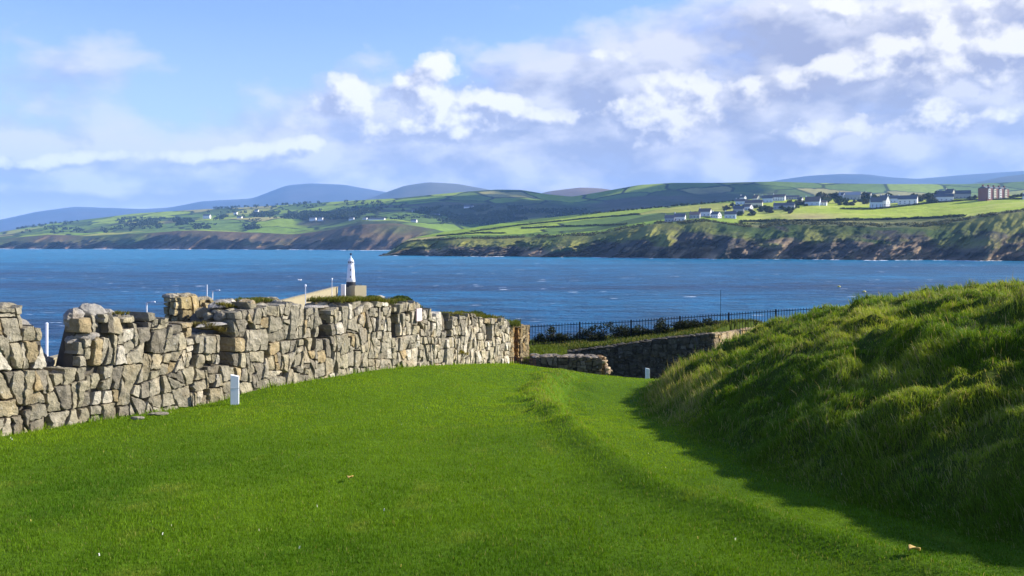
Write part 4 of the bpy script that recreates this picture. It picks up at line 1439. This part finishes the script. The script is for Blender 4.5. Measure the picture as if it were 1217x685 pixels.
def brick_terrace():
    pos = on_A(1181, 237); s = pos[1] / F
    root = empty('brick_terrace', tuple(pos), .55); tag(root, 'large red brick terrace with white bays on the headland skyline', 'building')
    w = 46 * s; dp = 14; h = 12.2 * s; rise = 2.6 * s
    m = MB(); m.box((0, 0, h / 2 - 1.5), (w, dp, h + 3)); m.build('wall', M['brick'], root, tint=False)
    m = MB(); x, y = w / 2 + .4, dp / 2 + .4
    m.add([(-x, -y, h), (x, -y, h), (x, y, h), (-x, y, h), (-x, 0, h + rise), (x, 0, h + rise)], [(0, 1, 5, 4), (2, 3, 4, 5), (1, 2, 5), (3, 0, 4), (3, 2, 1, 0)])
    rf = m.build('roof', M['slate'], root, tint=False)
    for k in range(5):
        m = MB(); cx = -w / 2 + w * k / 4 * .96 + .6
        m.box((cx, 0, h + rise + .6), (1.3, 2.6, 3.2)); m.build('chimney', M['brick'], rf, tint=False)
    for k in range(4):
        cx = -w / 2 + w * (k + .5) / 4
        m = MB(); m.box((cx - w * .05, -dp / 2 - .55, h / 2 - .6), (w * .085, 1.3, h - .8)); bay = m.build('bay', M['cream' if k % 2 else 'limew'], root, tint=False)
        m = MB(); m.add([(cx - w * .09, -dp / 2 - 1.25, h - .9), (cx - w * .01, -dp / 2 - 1.25, h - .9), (cx - w * .05, -dp / 2 - 1.25, h + 1.9), (cx - w * .09, -dp / 2 + 2, h - .9), (cx - w * .01, -dp / 2 + 2, h - .9), (cx - w * .05, -dp / 2 + 2, h + 1.9)],
                        [(0, 1, 2), (0, 2, 5, 3), (1, 4, 5, 2), (3, 5, 4), (0, 3, 4, 1)]); m.build('gablet', M['slate'], rf, tint=False)
        for st in range(4):
            z = 1.6 + st * (h - 1.6) / 4
            m = MB(); m.box((cx - w * .05, -dp / 2 - 1.22, z + .4), (w * .05, .12, 1.6)); m.build('window', M['glass'], bay, tint=False)
            m = MB(); m.box((cx + w * .06, -dp / 2 - .03, z + .4), (1.2, .12, 1.7)); m.build('window', M['glass'], root, tint=False)
brick_terrace()

FARH = [(246, 259, 9, 4, 'white farmhouse lying in the patchwork fields at far left'), (280, 255, 4, 3, 'tiny white cottage in the fields left of the far mountain'), (285, 261, 6, 4, 'white cottage at the foot of the far left fields'),
        (305, 253, 5, 4, 'white cottage high in the fields under the far mountain'), (372, 262, 8, 3.5, 'long white farmhouse left of a pair above the far cliffs'), (381, 262, 6, 3.5, 'white farm building right of the long farmhouse above the far cliffs'),
        (418, 262.5, 6, 4, 'single white farmhouse in the strip of field above the far cliffs'), (434, 262, 5, 3.5, 'white cottage left of the grey terrace on the far shore'), (448, 263, 20, 4, 'long low grey and white terrace on the far headland'),
        (492, 265.5, 7, 5, 'white farmhouse with a bright gable beside the near headland'), (493, 252.5, 6, 3, 'white cottage against the wooded hillside'), (518, 258, 9, 4, 'white farmhouse at the foot of the wooded hillside'),
        (557, 248.5, 11, 4.5, 'large white house high on the wooded hillside')]
for px, py, w, h, lab in FARH:
    pos = on_B(px, py); s = pos[1] / F
    gable('farmhouse', pos, w * s, 10, h * s * .6, h * s * .4, -.25, M['limew'], M['slate'], lab, 'white houses on the far hills', chim=0, wins=3)

# ------------------------------------------------------------------ trees of the headland
def tree_protos(k, colr):
    out = []
    for i in range(k):
        rg = np.random.default_rng(500 + i)
        V, C = leaf_cloud(620, (4.2, 4.2, 3.6), .8, colr[i % len(colr)], rg, 9, 1.0, 1.2)
        n = len(V) // 4
        me = big_mesh('crown', V, np.arange(len(V)), np.arange(n) * 4, M['leaf'], C)
        m = MB(); m.tube((0, 0, -1.2), (0, 0, 4.0), .35, .18, 6); m.tube((0, 0, 2.4), (1.3, .4, 5), .15, .07, 5); m.tube((0, 0, 2.2), (-1.2, .5, 4.8), .15, .07, 5)
        mt = big_mesh('trunk', np.array(m.V), [q for f in m.F for q in f], np.cumsum([0] + [len(f) for f in m.F])[:-1], M['bark'])
        out.append((me, mt))
    return out
TP = tree_protos(6, [(.030, .048, .018), (.040, .058, .022), (.055, .052, .025)])
rg_t = np.random.default_rng(77)
def plant_tree(pos, s, label, group, name='tree'):
    me, mt = TP[rg_t.integers(0, len(TP))]
    root = empty(name, tuple(pos), rg_t.uniform(0, 6.28)); root.scale = (s, s, s * rg_t.uniform(.8, 1.1)); tag(root, label, 'tree', group)
    link(bpy.data.objects.new('crown', me), root); link(bpy.data.objects.new('trunk', mt), root)
GROVES = [((862, 900, 245, 257), 20, .95, 'dark bushy tree among the houses at the left of the village'), ((900, 950, 243, 254), 26, .95, 'dark tree in the belt below the long grey terrace'),
          ((948, 962, 240, 250), 4, .9, 'dark tree beside the tiny white cottage'), ((974, 998, 232, 242), 14, 1.5, 'tall dark tree right of the large brown roof'), ((996, 1034, 239, 245), 10, .95, 'dark tree below the long pale grey house'),
          ((1018, 1062, 229, 240), 20, 1.6, 'tall dark tree in the clump behind the white gabled house'), ((1082, 1114, 231, 242), 18, 1.5, 'dark brownish tree between the wide white house and the cream gable'),
          ((1148, 1162, 235, 237), 3, .8, 'small tree between the grey house and the brick terrace'), ((1200, 1216, 234, 238), 5, .9, 'small tree right of the brick terrace')]
for (x0, x1, y0, y1), n, s, lab in GROVES:
    for k in range(n):
        px = rg_t.uniform(x0, x1)
        pos = on_A(px, rg_t.uniform(y0, y1)); plant_tree(pos, s * rg_t.uniform(.8, 1.35), lab, 'trees of the headland village')
for k in range(46):
    px = 690 + k * 4.0 + rg_t.uniform(-1.5, 1.5); pos = on_A(px, float(sinterp(px, CREST_A)) + .5)
    plant_tree(pos, rg_t.uniform(.38, .75), 'low dark bush in the hedge line along the crest of the near fields', 'crest hedge bushes', 'hedge_bush')

def hedge(pts, h, label, n_per=30):
    V = []; C = []
    L = []
    p0 = on_A(*pts[len(pts) // 2])
    for (a, b) in zip(pts[:-1], pts[1:]):
        m = max(2, int(abs(b[0] - a[0]) * n_per))
        for k in range(m):
            t = (k + rg_t.random()) / m
            px = a[0] + (b[0] - a[0]) * t; py = a[1] + (b[1] - a[1]) * t
            L.append((px, py))
    L = np.array(L)
    base = np.array([on_A(px, py) for px, py in L[::15]])
    base = np.repeat(base, 15, 0)[:len(L)]
    n = len(base)
    p = base + rg_t.normal(0, 1, (n, 3)) * np.array([1.6, 1.2, 0]); hh = h * (.5 + fbm(base[:, 0] / 9, base[:, 1] / 9, 5, 2))
    p[:, 2] += rg_t.random(n) * hh
    a = rg_t.normal(size=(n, 3)); a /= np.linalg.norm(a, axis=1)[:, None]; b = np.cross(a, rg_t.normal(size=(n, 3))); b /= np.linalg.norm(b, axis=1)[:, None]
    V = np.stack([p - a * .8, p + b * .45, p + a * .8, p - b * .45], 1).reshape(-1, 3) - p0
    C = np.repeat(np.array([.032, .045, .018]) * (.5 + .9 * rg_t.random((n, 1))), 4, 0)
    o = leaf_obj('hedge', V, C); o.location = tuple(p0); tag(o, label, 'hedge')
hedge([(880, 264), (940, 263), (1000, 262.5), (1060, 261.5), (1110, 259.5), (1147, 257.5)], 2.6, 'long dark hedge along the lower edge of the bright pasture')
hedge([(1000, 249), (1035, 249.5), (1070, 246), (1110, 241.5), (1160, 238), (1217, 237)], 2.2, 'dark hedge along the top of the bright pasture below the white houses')
hedge([(620, 272), (670, 270), (720, 268.5), (745, 267)], 2.2, 'dark hedge crossing the middle of the near green fields')
hedge([(560, 276), (620, 268), (690, 261), (760, 255)], 2.0, 'dark hedge climbing the near green fields towards the crest')
hedge([(520, 281), (570, 277.5), (600, 278)], 2.2, 'short dark hedge at the low left end of the near fields')

def cliff_scrub():
    n0 = 2600
    px = rg_t.uniform(470, 1240, n0); f = rg_t.random(n0) ** 1.5 * .13
    keep = fbm(px / 14, f * 30, 441, 3) > .45
    px, f = px[keep], f[keep]
    d, y = land_A(px, f); base = np.stack([(px - CX) / F * d, d, H - (y - HY) / F * d], -1)
    per = 12; b0 = np.repeat(base, per, 0); m = len(b0)
    v = rg_t.normal(size=(m, 3)); p = b0 + v * np.array([1.3, 1.3, .6]) + np.array([0, 0, .5])
    a = rg_t.normal(size=(m, 3)); a /= np.linalg.norm(a, axis=1)[:, None]; b = np.cross(a, rg_t.normal(size=(m, 3))); b /= np.linalg.norm(b, axis=1)[:, None]
    V = np.stack([p - a * .9, p + b * .6, p + a * .9, p - b * .6], 1).reshape(-1, 3)
    C = np.repeat(lerp3((.035, .05, .018), (.12, .10, .03), rg_t.random(m) ** 2) * (.6 + .8 * rg_t.random((m, 1))), 4, 0)
    o = leaf_obj('scrub', V, C); tag(o, 'gorse and bracken scrub along the edge of the near cliffs', 'scrub', kind='stuff')
cliff_scrub()

# woodland on the far hills
def woodland():
    P_ = []
    for x0, x1, y0, y1, n in ((430, 520, 249, 262, 800), (520, 620, 246, 268, 800), (130, 235, 260, 269, 420), (230, 310, 257, 273, 620), (300, 430, 253, 261, 700), (560, 700, 250, 262, 700), (20, 200, 264, 278, 420), (240, 480, 240, 254, 260)):
        for k in range(n):
            px = rg_t.uniform(x0, x1); py = rg_t.uniform(y0, y1)
            if fbm(px / 22, py / 5, 401, 3) < .47: continue
            P_.append(on_B(px, py))
    P_ = np.array(P_); n = len(P_); per = 14
    base = np.repeat(P_, per, 0); m = len(base)
    v = rg_t.normal(size=(m, 3)); v /= np.linalg.norm(v, axis=1)[:, None]
    p = base + v * np.array([5.0, 5.0, 4.0]) + np.array([0, 0, 4.5])
    a = rg_t.normal(size=(m, 3)); a /= np.linalg.norm(a, axis=1)[:, None]; b = np.cross(a, rg_t.normal(size=(m, 3))); b /= np.linalg.norm(b, axis=1)[:, None]
    V = np.stack([p - a * 3, p + b * 2.2, p + a * 3, p - b * 2.2], 1).reshape(-1, 3)
    C = np.repeat(np.array([.028, .045, .020]) * (.6 + .8 * rg_t.random((m, 1))), 4, 0)
    o = leaf_obj('woodland', V, C); tag(o, 'dark woods and hedgerow trees spread over the far hillsides', 'woodland', kind='stuff')
woodland()

# ------------------------------------------------------------------ breakwater and lighthouse
LX, LY = float(P(417, 341, 217)[0]), 217.0
LZ = float(P(417, 341, 217)[2])


def breakwater():
    root = empty('breakwater', (LX, 150, 0)); tag(root, 'cream concrete breakwater with a sloping parapet leading to the lighthouse', 'breakwater')
    m = MB(); m.box((-1.0, -10, 1.0), (9, 150, 6.0)); m.build('quay', M['conc'], root, tint=False)
    dt = np.array([P(px, py, d) for px, py, d in ((366, 358.5, 163), (385, 351.5, 182), (409, 343.5, 212))])
    # parapet wall, high side to the open sea
    m = MB()
    x0 = LX - 5.2
    m.box((-3.2, -8.5, LZ / 2 + 1.8), (.8, 147, LZ - 3.6)); m.build('parapet', M['conc'], root, tint=False)
    m = MB(); m.box((-.2, -8, LZ - 2.6), (.5, 150, .9)); m.build('low_wall', M['conc'], root, tint=False)
    m = MB(); m.box((.9, LY - 150 + .2, LZ / 2 + .6), (3.6, 4.6, LZ - .6), .85); m.build('pier_head', M['conc'], root, tint=False)
    m = MB(); m.box((-1.2, LY - 150 - 3.4, LZ / 2 + .8), (1.0, .9, LZ - .2)); m.build('gate_pillar', M['limew'], root, tint=False)
    m = MB(); m.box((-3.2, -8.5, LZ + .06), (1.0, 147, .14)); m.build('coping', M['conc'], root, tint=False)
    for k in range(7):
        b = MB(); b.tube((1.3 + k * .25, LY - 150 - 2.7 + k * .3, LZ - .1), (1.3 + k * .25, LY - 150 - 2.7 + k * .3, LZ + .8), .035, n=5); b.build('baluster', M['iron'], root, tint=False)
    b = MB(); b.tube((1.3, LY - 150 - 2.7, LZ + .8), (2.8, LY - 150 - .9, LZ + .8), .04, n=5); b.build('handrail', M['iron'], root, tint=False)
breakwater()


def lighthouse():
    root = empty('lighthouse', (LX, LY, LZ + .25)); tag(root, 'small white lighthouse with a black base at the end of the breakwater', 'lighthouse'); root.scale = (.68, .68, 1.0)
    m = MB(); m.lathe([(1.78, -.25), (1.78, .25), (1.70, .25), (1.64, .95)], 24); m.build('plinth', M['black'], root, tint=False)
    m = MB(); m.lathe([(1.62, .92), (1.45, 2.0), (1.18, 4.4), (1.05, 5.3)], 24); t = m.build('tower', M['white'], root, True, False)
    m = MB(); m.lathe([(1.05, 5.28), (1.25, 5.38), (1.25, 5.5), (1.0, 5.52)], 24); m.build('gallery', M['white'], root, tint=False)
    m = MB(); m.lathe([(.92, 5.45), (.92, 6.0)], 16); lt = m.build('lantern', M['white'], root, tint=False)
    for k in range(3):
        a = -math.pi / 2 + (k - 1) * .85
        m = MB(); m.box((.93 * math.cos(a), .93 * math.sin(a), 5.74), (.12, .5, .42), a); m.build('pane', M['glass'], lt, tint=False)
    m = MB(); m.lathe([(1.08, 6.0), (1.0, 6.15), (.6, 6.6), (.22, 6.85), (.2, 7.25)], 20); d = m.build('dome', M['white'], root, True, False)
    m = MB(); m.lathe([(.05, 7.2), (.05, 7.5), (.30, 7.55), (.34, 7.8), (.2, 7.95), (.02, 8.0)], 12); m.box((-.25, 0, 7.75), (.8, .06, .06)); m.build('finial', M['black'], d, tint=False)
    m = MB()
    for k in range(12):
        a = 2 * math.pi * k / 12; m.tube((1.2 * math.cos(a), 1.2 * math.sin(a), 5.5), (1.2 * math.cos(a), 1.2 * math.sin(a), 5.85), .025, n=5)
        a2 = 2 * math.pi * (k + 1) / 12; m.tube((1.2 * math.cos(a), 1.2 * math.sin(a), 5.85), (1.2 * math.cos(a2), 1.2 * math.sin(a2), 5.85), .025, n=5)
    m.build('gallery_railing', M['galv'], root, tint=False)
    for zz, rr in ((2.2, 1.42), (3.9, 1.23)):
        m = MB(); m.box((.12, -rr, zz), (.30, .14, .5)); m.build('window', M['glass'], root, tint=False)
lighthouse()


def lamp_post(px, pyt, d, h, arm, label, r=.06, heads=0):
    p = P(px, pyt, d); root = empty('lamp_post', (p[0], p[1], p[2] - h)); tag(root, label, 'lamp post', 'lamp posts along the breakwater and quay')
    m = MB(); m.tube((0, 0, 0), (0, 0, h), r * 1.25, r, 8); m.build('pole', M['galv'], root, tint=False)
    if arm:
        m = MB(); m.tube((0, 0, h), (arm * .6, -.05, h + .12), r * .8, r * .7, 6); m.build('arm', M['galv'], root, tint=False)
        m = MB(); m.box((arm * .85, -.05, h + .12), (arm * .6, .28, .14), taper=.8); m.build('lamp_head', M['galv'], root, tint=False)
    elif heads:
        m = MB(); m.lathe([(.06, h), (.18, h + .05), (.22, h + .25), (.14, h + .4), (.02, h + .45)], 10); m.build('lamp_head', M['lampgl'], root, tint=False)
lamp_post(174.3, 360, 110, 7.5, .95, 'white street lamp with short arm rising over the low left part of the wall', .10)
lamp_post(252.5, 346, 135, 6.5, 1.0, 'lamp with short arm right of the plain white pole behind the wall', .09)
lamp_post(246, 338.5, 130, 7.5, 0, 'plain white pole without arm behind the ruined merlons', .085)
lamp_post(363, 341, 165, 5.5, 0, 'lamp post with a small round head beside the breakwater parapet', .075, 1)
lamp_post(394.5, 333, 195, 6.5, 0, 'slender lamp post on the breakwater just left of the lighthouse', .06, 1)
p = P(55.5, 385, 60); root = empty('white_pole', (p[0], p[1], p[2] - 4)); tag(root, 'single white pole seen through the gap in the left end of the wall', 'pole')
m = MB(); m.tube((0, 0, 0), (0, 0, 4), .10, n=8); m.build('shaft', M['white'], root, tint=False); m = MB(); m.lathe([(.11, 4), (.11, 4.04), (.01, 4.09)], 8); m.build('cap', M['white'], root, tint=False)
p = P(856.5, 345, 60); root = empty('mast', (p[0], p[1], p[2] - 3.2)); tag(root, 'very thin grey mast standing behind the black railing', 'mast')
m = MB(); m.tube((0, 0, 0), (0, 0, 3.2), .022, .012, 6); m.build('shaft', M['iron'], root, tint=False); m = MB(); m.box((0, 0, .1), (.15, .15, .2)); m.build('foot', M['iron'], root, tint=False)

# buoys and gull
for px, py, lab in ((997, 341.5, 'pale yellow buoy afloat left of its neighbour off the mound'), (1027, 347.5, 'pale yellow buoy afloat nearest the crest of the mound')):
    d = H * F / (py - HY); p = P(px, py, d)
    root = empty('buoy', (p[0], p[1], 0)); tag(root, lab, 'buoy', 'yellow buoys')
    m = MB(); m.lathe([(.15, -.2), (.62, .0), (.7, .28), (.45, .5), (.08, .6)], 14); m.build('float', M['yellow'], root, True, False)
    m = MB(); m.tube((0, 0, .55), (0, 0, .85), .05, n=6); m.build('stem', M['yellow'], root, tint=False)
def gull(px, py, d, s, label):
    p = P(px, py, d); root = empty('gull', tuple(p), .7); tag(root, label, 'bird')
    V = []; Fc = []
    m = MB(); m.lathe([(.01, -.3), (.06, -.2), (.09, 0), (.07, .16), (.05, .24), (.01, .3)], 10)
    vv = [(v[2] * s, v[0] * s, v[1] * s) for v in m.V]
    for sg in (-1, 1):
        k = len(vv)
        for t in range(5):
            f = t / 4; y = sg * (.05 + .6 * f); z = .12 * math.sin(f * 2.2) ; c = .12 * (1 - f * .75)
            vv += [((c - .12 * f) * s, y * s, z * s), ((-c - .12 * f) * s, y * s, z * s), ((-.12 * f) * s, y * s, (z + .02) * s)]
        for t in range(4):
            a = k + t * 3; b2 = a + 3
            m.F += [(a, b2, b2 + 2, a + 2), (a + 2, b2 + 2, b2 + 1, a + 1), (a + 1, b2 + 1, b2, a)]
    mk('body', vv, m.F, M['bird'], root, None, True)
gull(356.3, 333, 120, 1.0, 'white gull flying over the water left of the lighthouse')

def shade_cloud(cen, size, seed):
    rg = np.random.default_rng(seed); m = MB()
    for k in range(16):
        c = rg.normal(0, .38, 3) * np.array([1, 1, .5]); r = rg.uniform(.3, .55)
        b = bmesh.new(); bmesh.ops.create_icosphere(b, subdivisions=3, radius=1.0)
        V = np.array([v.co for v in b.verts]); Fc = [[v.index for v in f.verts] for f in b.faces]; b.free()
        V = V * r * (1 + .25 * (fbm(V[:, 0] * 3 + k, V[:, 1] * 3 + V[:, 2] * 2, 7, 3) - .5)[:, None])
        m.add((c + V) * np.array(size), Fc)
    o = m.build('shade_cloud', M['shade_cloud'], None, True, False, loc=cen); tag(o, kind='structure')
M['shade_cloud'] = plain('shade_cloud_white', (.9, .9, .92), 1.0, 0, .03, .01)
CLOUD_T = 3600.0  # unseen clouds set up the sun line to shade the far hills
_az, _el = R(78), R(28)
for cx, cy, cz, sx, sy, sd_ in ((240, 3050, 130, 620, 620, 3), (640, 3000, 150, 480, 520, 9)):
    shade_cloud((cx + CLOUD_T * math.sin(_az) * math.cos(_el), cy + CLOUD_T * math.cos(_az) * math.cos(_el), cz + CLOUD_T * math.sin(_el)), (sx, sy, 200), sd_)

# ------------------------------------------------------------------ light, sky, haze, camera
SUN_AZ = R(78)      # clockwise from +Y
SUN_EL = R(28)
sd = Vector((math.sin(SUN_AZ) * math.cos(SUN_EL), math.cos(SUN_AZ) * math.cos(SUN_EL), math.sin(SUN_EL)))
L = bpy.data.lights.new('sun', 'SUN'); L.energy = 5.0; L.angle = R(.5); L.color = (1, .94, .84)
so = bpy.data.objects.new('sun', L); link(so); so.rotation_euler = sd.to_track_quat('Z', 'Y').to_euler(); so.location = (50, 0, 80)

w = bpy.data.worlds.new('World'); sc.world = w; w.use_nodes = True
nt = w.node_tree; nt.nodes.clear()
out = N(nt, 'ShaderNodeOutputWorld'); bg = N(nt, 'ShaderNodeBackground')
sky = N(nt, 'ShaderNodeTexSky'); sky.sky_type = 'NISHITA'; sky.sun_disc = False
sky.sun_elevation = SUN_EL; sky.sun_rotation = SUN_AZ; sky.altitude = 0; sky.air_density = 1.0; sky.dust_density = .4; sky.ozone_density = 2.0
STR = .11
# cloud fields in azimuth / elevation
def az(px): return math.atan((px - CX) / F)
def el(px, py): return math.atan((HY - py) / F / math.hypot(1, (px - CX) / F))


def cloud_group(name, blobs, cap, su, sv, scale, detail, rough, amp, dist):
    grp = bpy.data.node_groups.new(name, 'ShaderNodeTree')
    for nme in ('u', 'v'): grp.interface.new_socket(nme, in_out='INPUT', socket_type='NodeSocketFloat')
    grp.interface.new_socket('D', in_out='OUTPUT', socket_type='NodeSocketFloat')
    gi = grp.nodes.new('NodeGroupInput'); go = grp.nodes.new('NodeGroupOutput')
    U, V_ = gi.outputs[0], gi.outputs[1]
    acc = None
    for px, py, a, b_, wt in blobs:
        du = mth(grp, 'MULTIPLY', mth(grp, 'SUBTRACT', U, az(px)), F / a)
        dv = mth(grp, 'MULTIPLY', mth(grp, 'SUBTRACT', V_, el(px, py)), F / b_)
        q = mth(grp, 'ADD', mth(grp, 'MULTIPLY', du, du), mth(grp, 'MULTIPLY', dv, dv))
        g_ = mth(grp, 'MULTIPLY', mth(grp, 'POWER', 2.71828, mth(grp, 'MULTIPLY', q, -1.0)), wt)
        acc = g_ if acc is None else mth(grp, 'ADD', acc, g_)
    acc = mth(grp, 'MINIMUM', acc, cap)
    cv = grp.nodes.new('ShaderNodeCombineXYZ')
    grp.links.new(mth(grp, 'MULTIPLY', U, su), cv.inputs[0]); grp.links.new(mth(grp, 'MULTIPLY', V_, sv), cv.inputs[1])
    n = grp.nodes.new('ShaderNodeTexNoise'); n.inputs['Scale'].default_value = scale; n.inputs['Detail'].default_value = detail
    n.inputs['Roughness'].default_value = rough; n.inputs['Distortion'].default_value = dist
    grp.links.new(cv.outputs[0], n.inputs['Vector'])
    grp.links.new(mth(grp, 'ADD', acc, mth(grp, 'MULTIPLY', mth(grp, 'SUBTRACT', n.outputs[0], .5), amp)), go.inputs[0])
    return grp


VEIL = [(1000, 90, 260, 90, .62), (760, 110, 130, 60, .50), (1060, 10, 170, 40, .5), (900, 180, 330, 45, .60), (560, 150, 150, 60, .52), (380, 130, 80, 35, .40), (300, 190, 200, 36, .62), (90, 205, 190, 34, .60),
        (600, 214, 600, 24, .5), (60, 75, 150, 40, .22), (60, 130, 60, 16, .20), (1400, 80, 260, 130, .6), (-250, 160, 220, 90, .4), (690, 75, 110, 26, .35), (20, 10, 60, 12, .1)]
PUFF = [(524, 76, 24, 15, .72), (494, 96, 34, 18, .68), (412, 106, 32, 22, .70), (398, 130, 44, 18, .45), (368, 170, 24, 11, .66), (325, 180, 50, 16, .55), (545, 128, 76, 26, .68), (500, 156, 70, 20, .60), (600, 125, 34, 16, .42),
        (660, 140, 50, 14, .40), (785, 122, 54, 34, .66), (790, 156, 70, 26, .50), (915, 104, 70, 26, .58), (1015, 85, 60, 24, .54), (1160, 70, 74, 28, .46), (1070, 62, 70, 24, .38), (980, 8, 110, 18, .40), (1150, 5, 120, 18, .38),
        (1130, 140, 90, 20, .42), (960, 160, 90, 18, .38), (200, 190, 60, 12, .46), (110, 186, 40, 10, .50), (40, 196, 50, 10, .48), (270, 186, 40, 12, .50), (720, 62, 70, 14, .34), (1290, 60, 120, 60, .5)]
gv = cloud_group('veil_field', VEIL, .75, 5.0, 9.0, 2.0, 8, .53, 1.35, .1)
gp = cloud_group('puff_field', PUFF, .76, 9.0, 10.5, 2.9, 9, .54, 1.35, .0)
tc = N(nt, 'ShaderNodeTexCoord'); sp = N(nt, 'ShaderNodeSeparateXYZ'); nt.links.new(tc.outputs['Generated'], sp.inputs[0])
u = mth(nt, 'ARCTAN2', sp.outputs[0], sp.outputs[1]); v = mth(nt, 'ARCSINE', sp.outputs[2])
def cf(grp, a, b):
    g = N(nt, 'ShaderNodeGroup'); g.node_tree = grp
    for s_, x in zip(g.inputs, (a, b)): nt.links.new(x, s_)
    return g.outputs[0]
K = 1.0 / STR / 2 ** .95
skyc = mixc(nt, 1.0, sky.outputs[0], (.78, .80, 1.17), 'MULTIPLY')
hz = ramp(nt, v, [(.0, .8), (.10, .30), (.24, .0)])        # pale air low over the horizon
skyc = mixc(nt, hz, skyc, (.70 * K, .78 * K, .97 * K))
V0 = cf(gv, u, v); V1 = cf(gv, mth(nt, 'ADD', u, .03), mth(nt, 'ADD', v, .02))
vd = ramp(nt, V0, [(.16, 0.0), (.36, .6), (.62, .95)])
vl = mth(nt, 'ADD', .42, mth(nt, 'MULTIPLY', mth(nt, 'SUBTRACT', V0, V1), 3.0), clamp=True)
c1 = mixc(nt, vd, skyc, mixc(nt, vl, (.42 * K, .45 * K, .61 * K), (.84 * K, .835 * K, .89 * K)))
P0 = cf(gp, u, v); P1 = cf(gp, mth(nt, 'ADD', u, .013), mth(nt, 'ADD', v, .011))
pd = ramp(nt, P0, [(.33, 0.0), (.43, .55), (.58, 1.0)])
pl = mth(nt, 'ADD', .50, mth(nt, 'MULTIPLY', mth(nt, 'SUBTRACT', P0, P1), 3.0), clamp=True)
fin = mixc(nt, pd, c1, mixc(nt, pl, (.46 * K, .49 * K, .66 * K), (1.08 * K, 1.06 * K, 1.04 * K)))
nt.links.new(fin, bg.inputs[0]); bg.inputs[1].default_value = STR
nt.links.new(bg.outputs[0], out.inputs[0])

HAZE = 6e-5
hm = bpy.data.materials.new('haze'); hm.use_nodes = True
hn = hm.node_tree; hn.nodes.clear(); ho = N(hn, 'ShaderNodeOutputMaterial'); pv = N(hn, 'ShaderNodeVolumePrincipled')
pv.inputs['Density'].default_value = HAZE; pv.inputs['Color'].default_value = (.34, .60, 1, 1); pv.inputs['Anisotropy'].default_value = 0.0
hn.links.new(pv.outputs[0], ho.inputs['Volume'])
b = MB(); b.box((0, 6850, 497), (22000, 14100, 1000)); hz_o = b.build('haze', hm, None, tint=False); tag(hz_o, kind='stuff')
hz_o['label'] = 'thin blue sea haze over the bay'; hz_o['category'] = 'haze'

cam = bpy.data.cameras.new('camera'); co = bpy.data.objects.new('camera', cam); link(co)
co.location = (0, 0, H); co.rotation_euler = (R(90), 0, 0)
cam.sensor_width = 36; cam.lens = F / 1217 * 36; cam.shift_y = -(342.5 - HY) / 1217
cam.clip_start = .1; cam.clip_end = 30000
sc.camera = co
sc.view_settings.view_transform = 'Standard'; sc.view_settings.look = 'None'; sc.view_settings.exposure = 1.02; sc.view_settings.gamma = 1
sc.view_settings.use_curve_mapping = False
sc.cycles.use_denoising = True
try: sc.cycles.denoiser = 'OPENIMAGEDENOISE'
except Exception: pass
sc.cycles.max_bounces = 6; sc.cycles.diffuse_bounces = 3; sc.cycles.glossy_bounces = 2; sc.cycles.transmission_bounces = 4; sc.cycles.volume_bounces = 1
sc.cycles.transparent_max_bounces = 4; sc.cycles.sample_clamp_indirect = 4
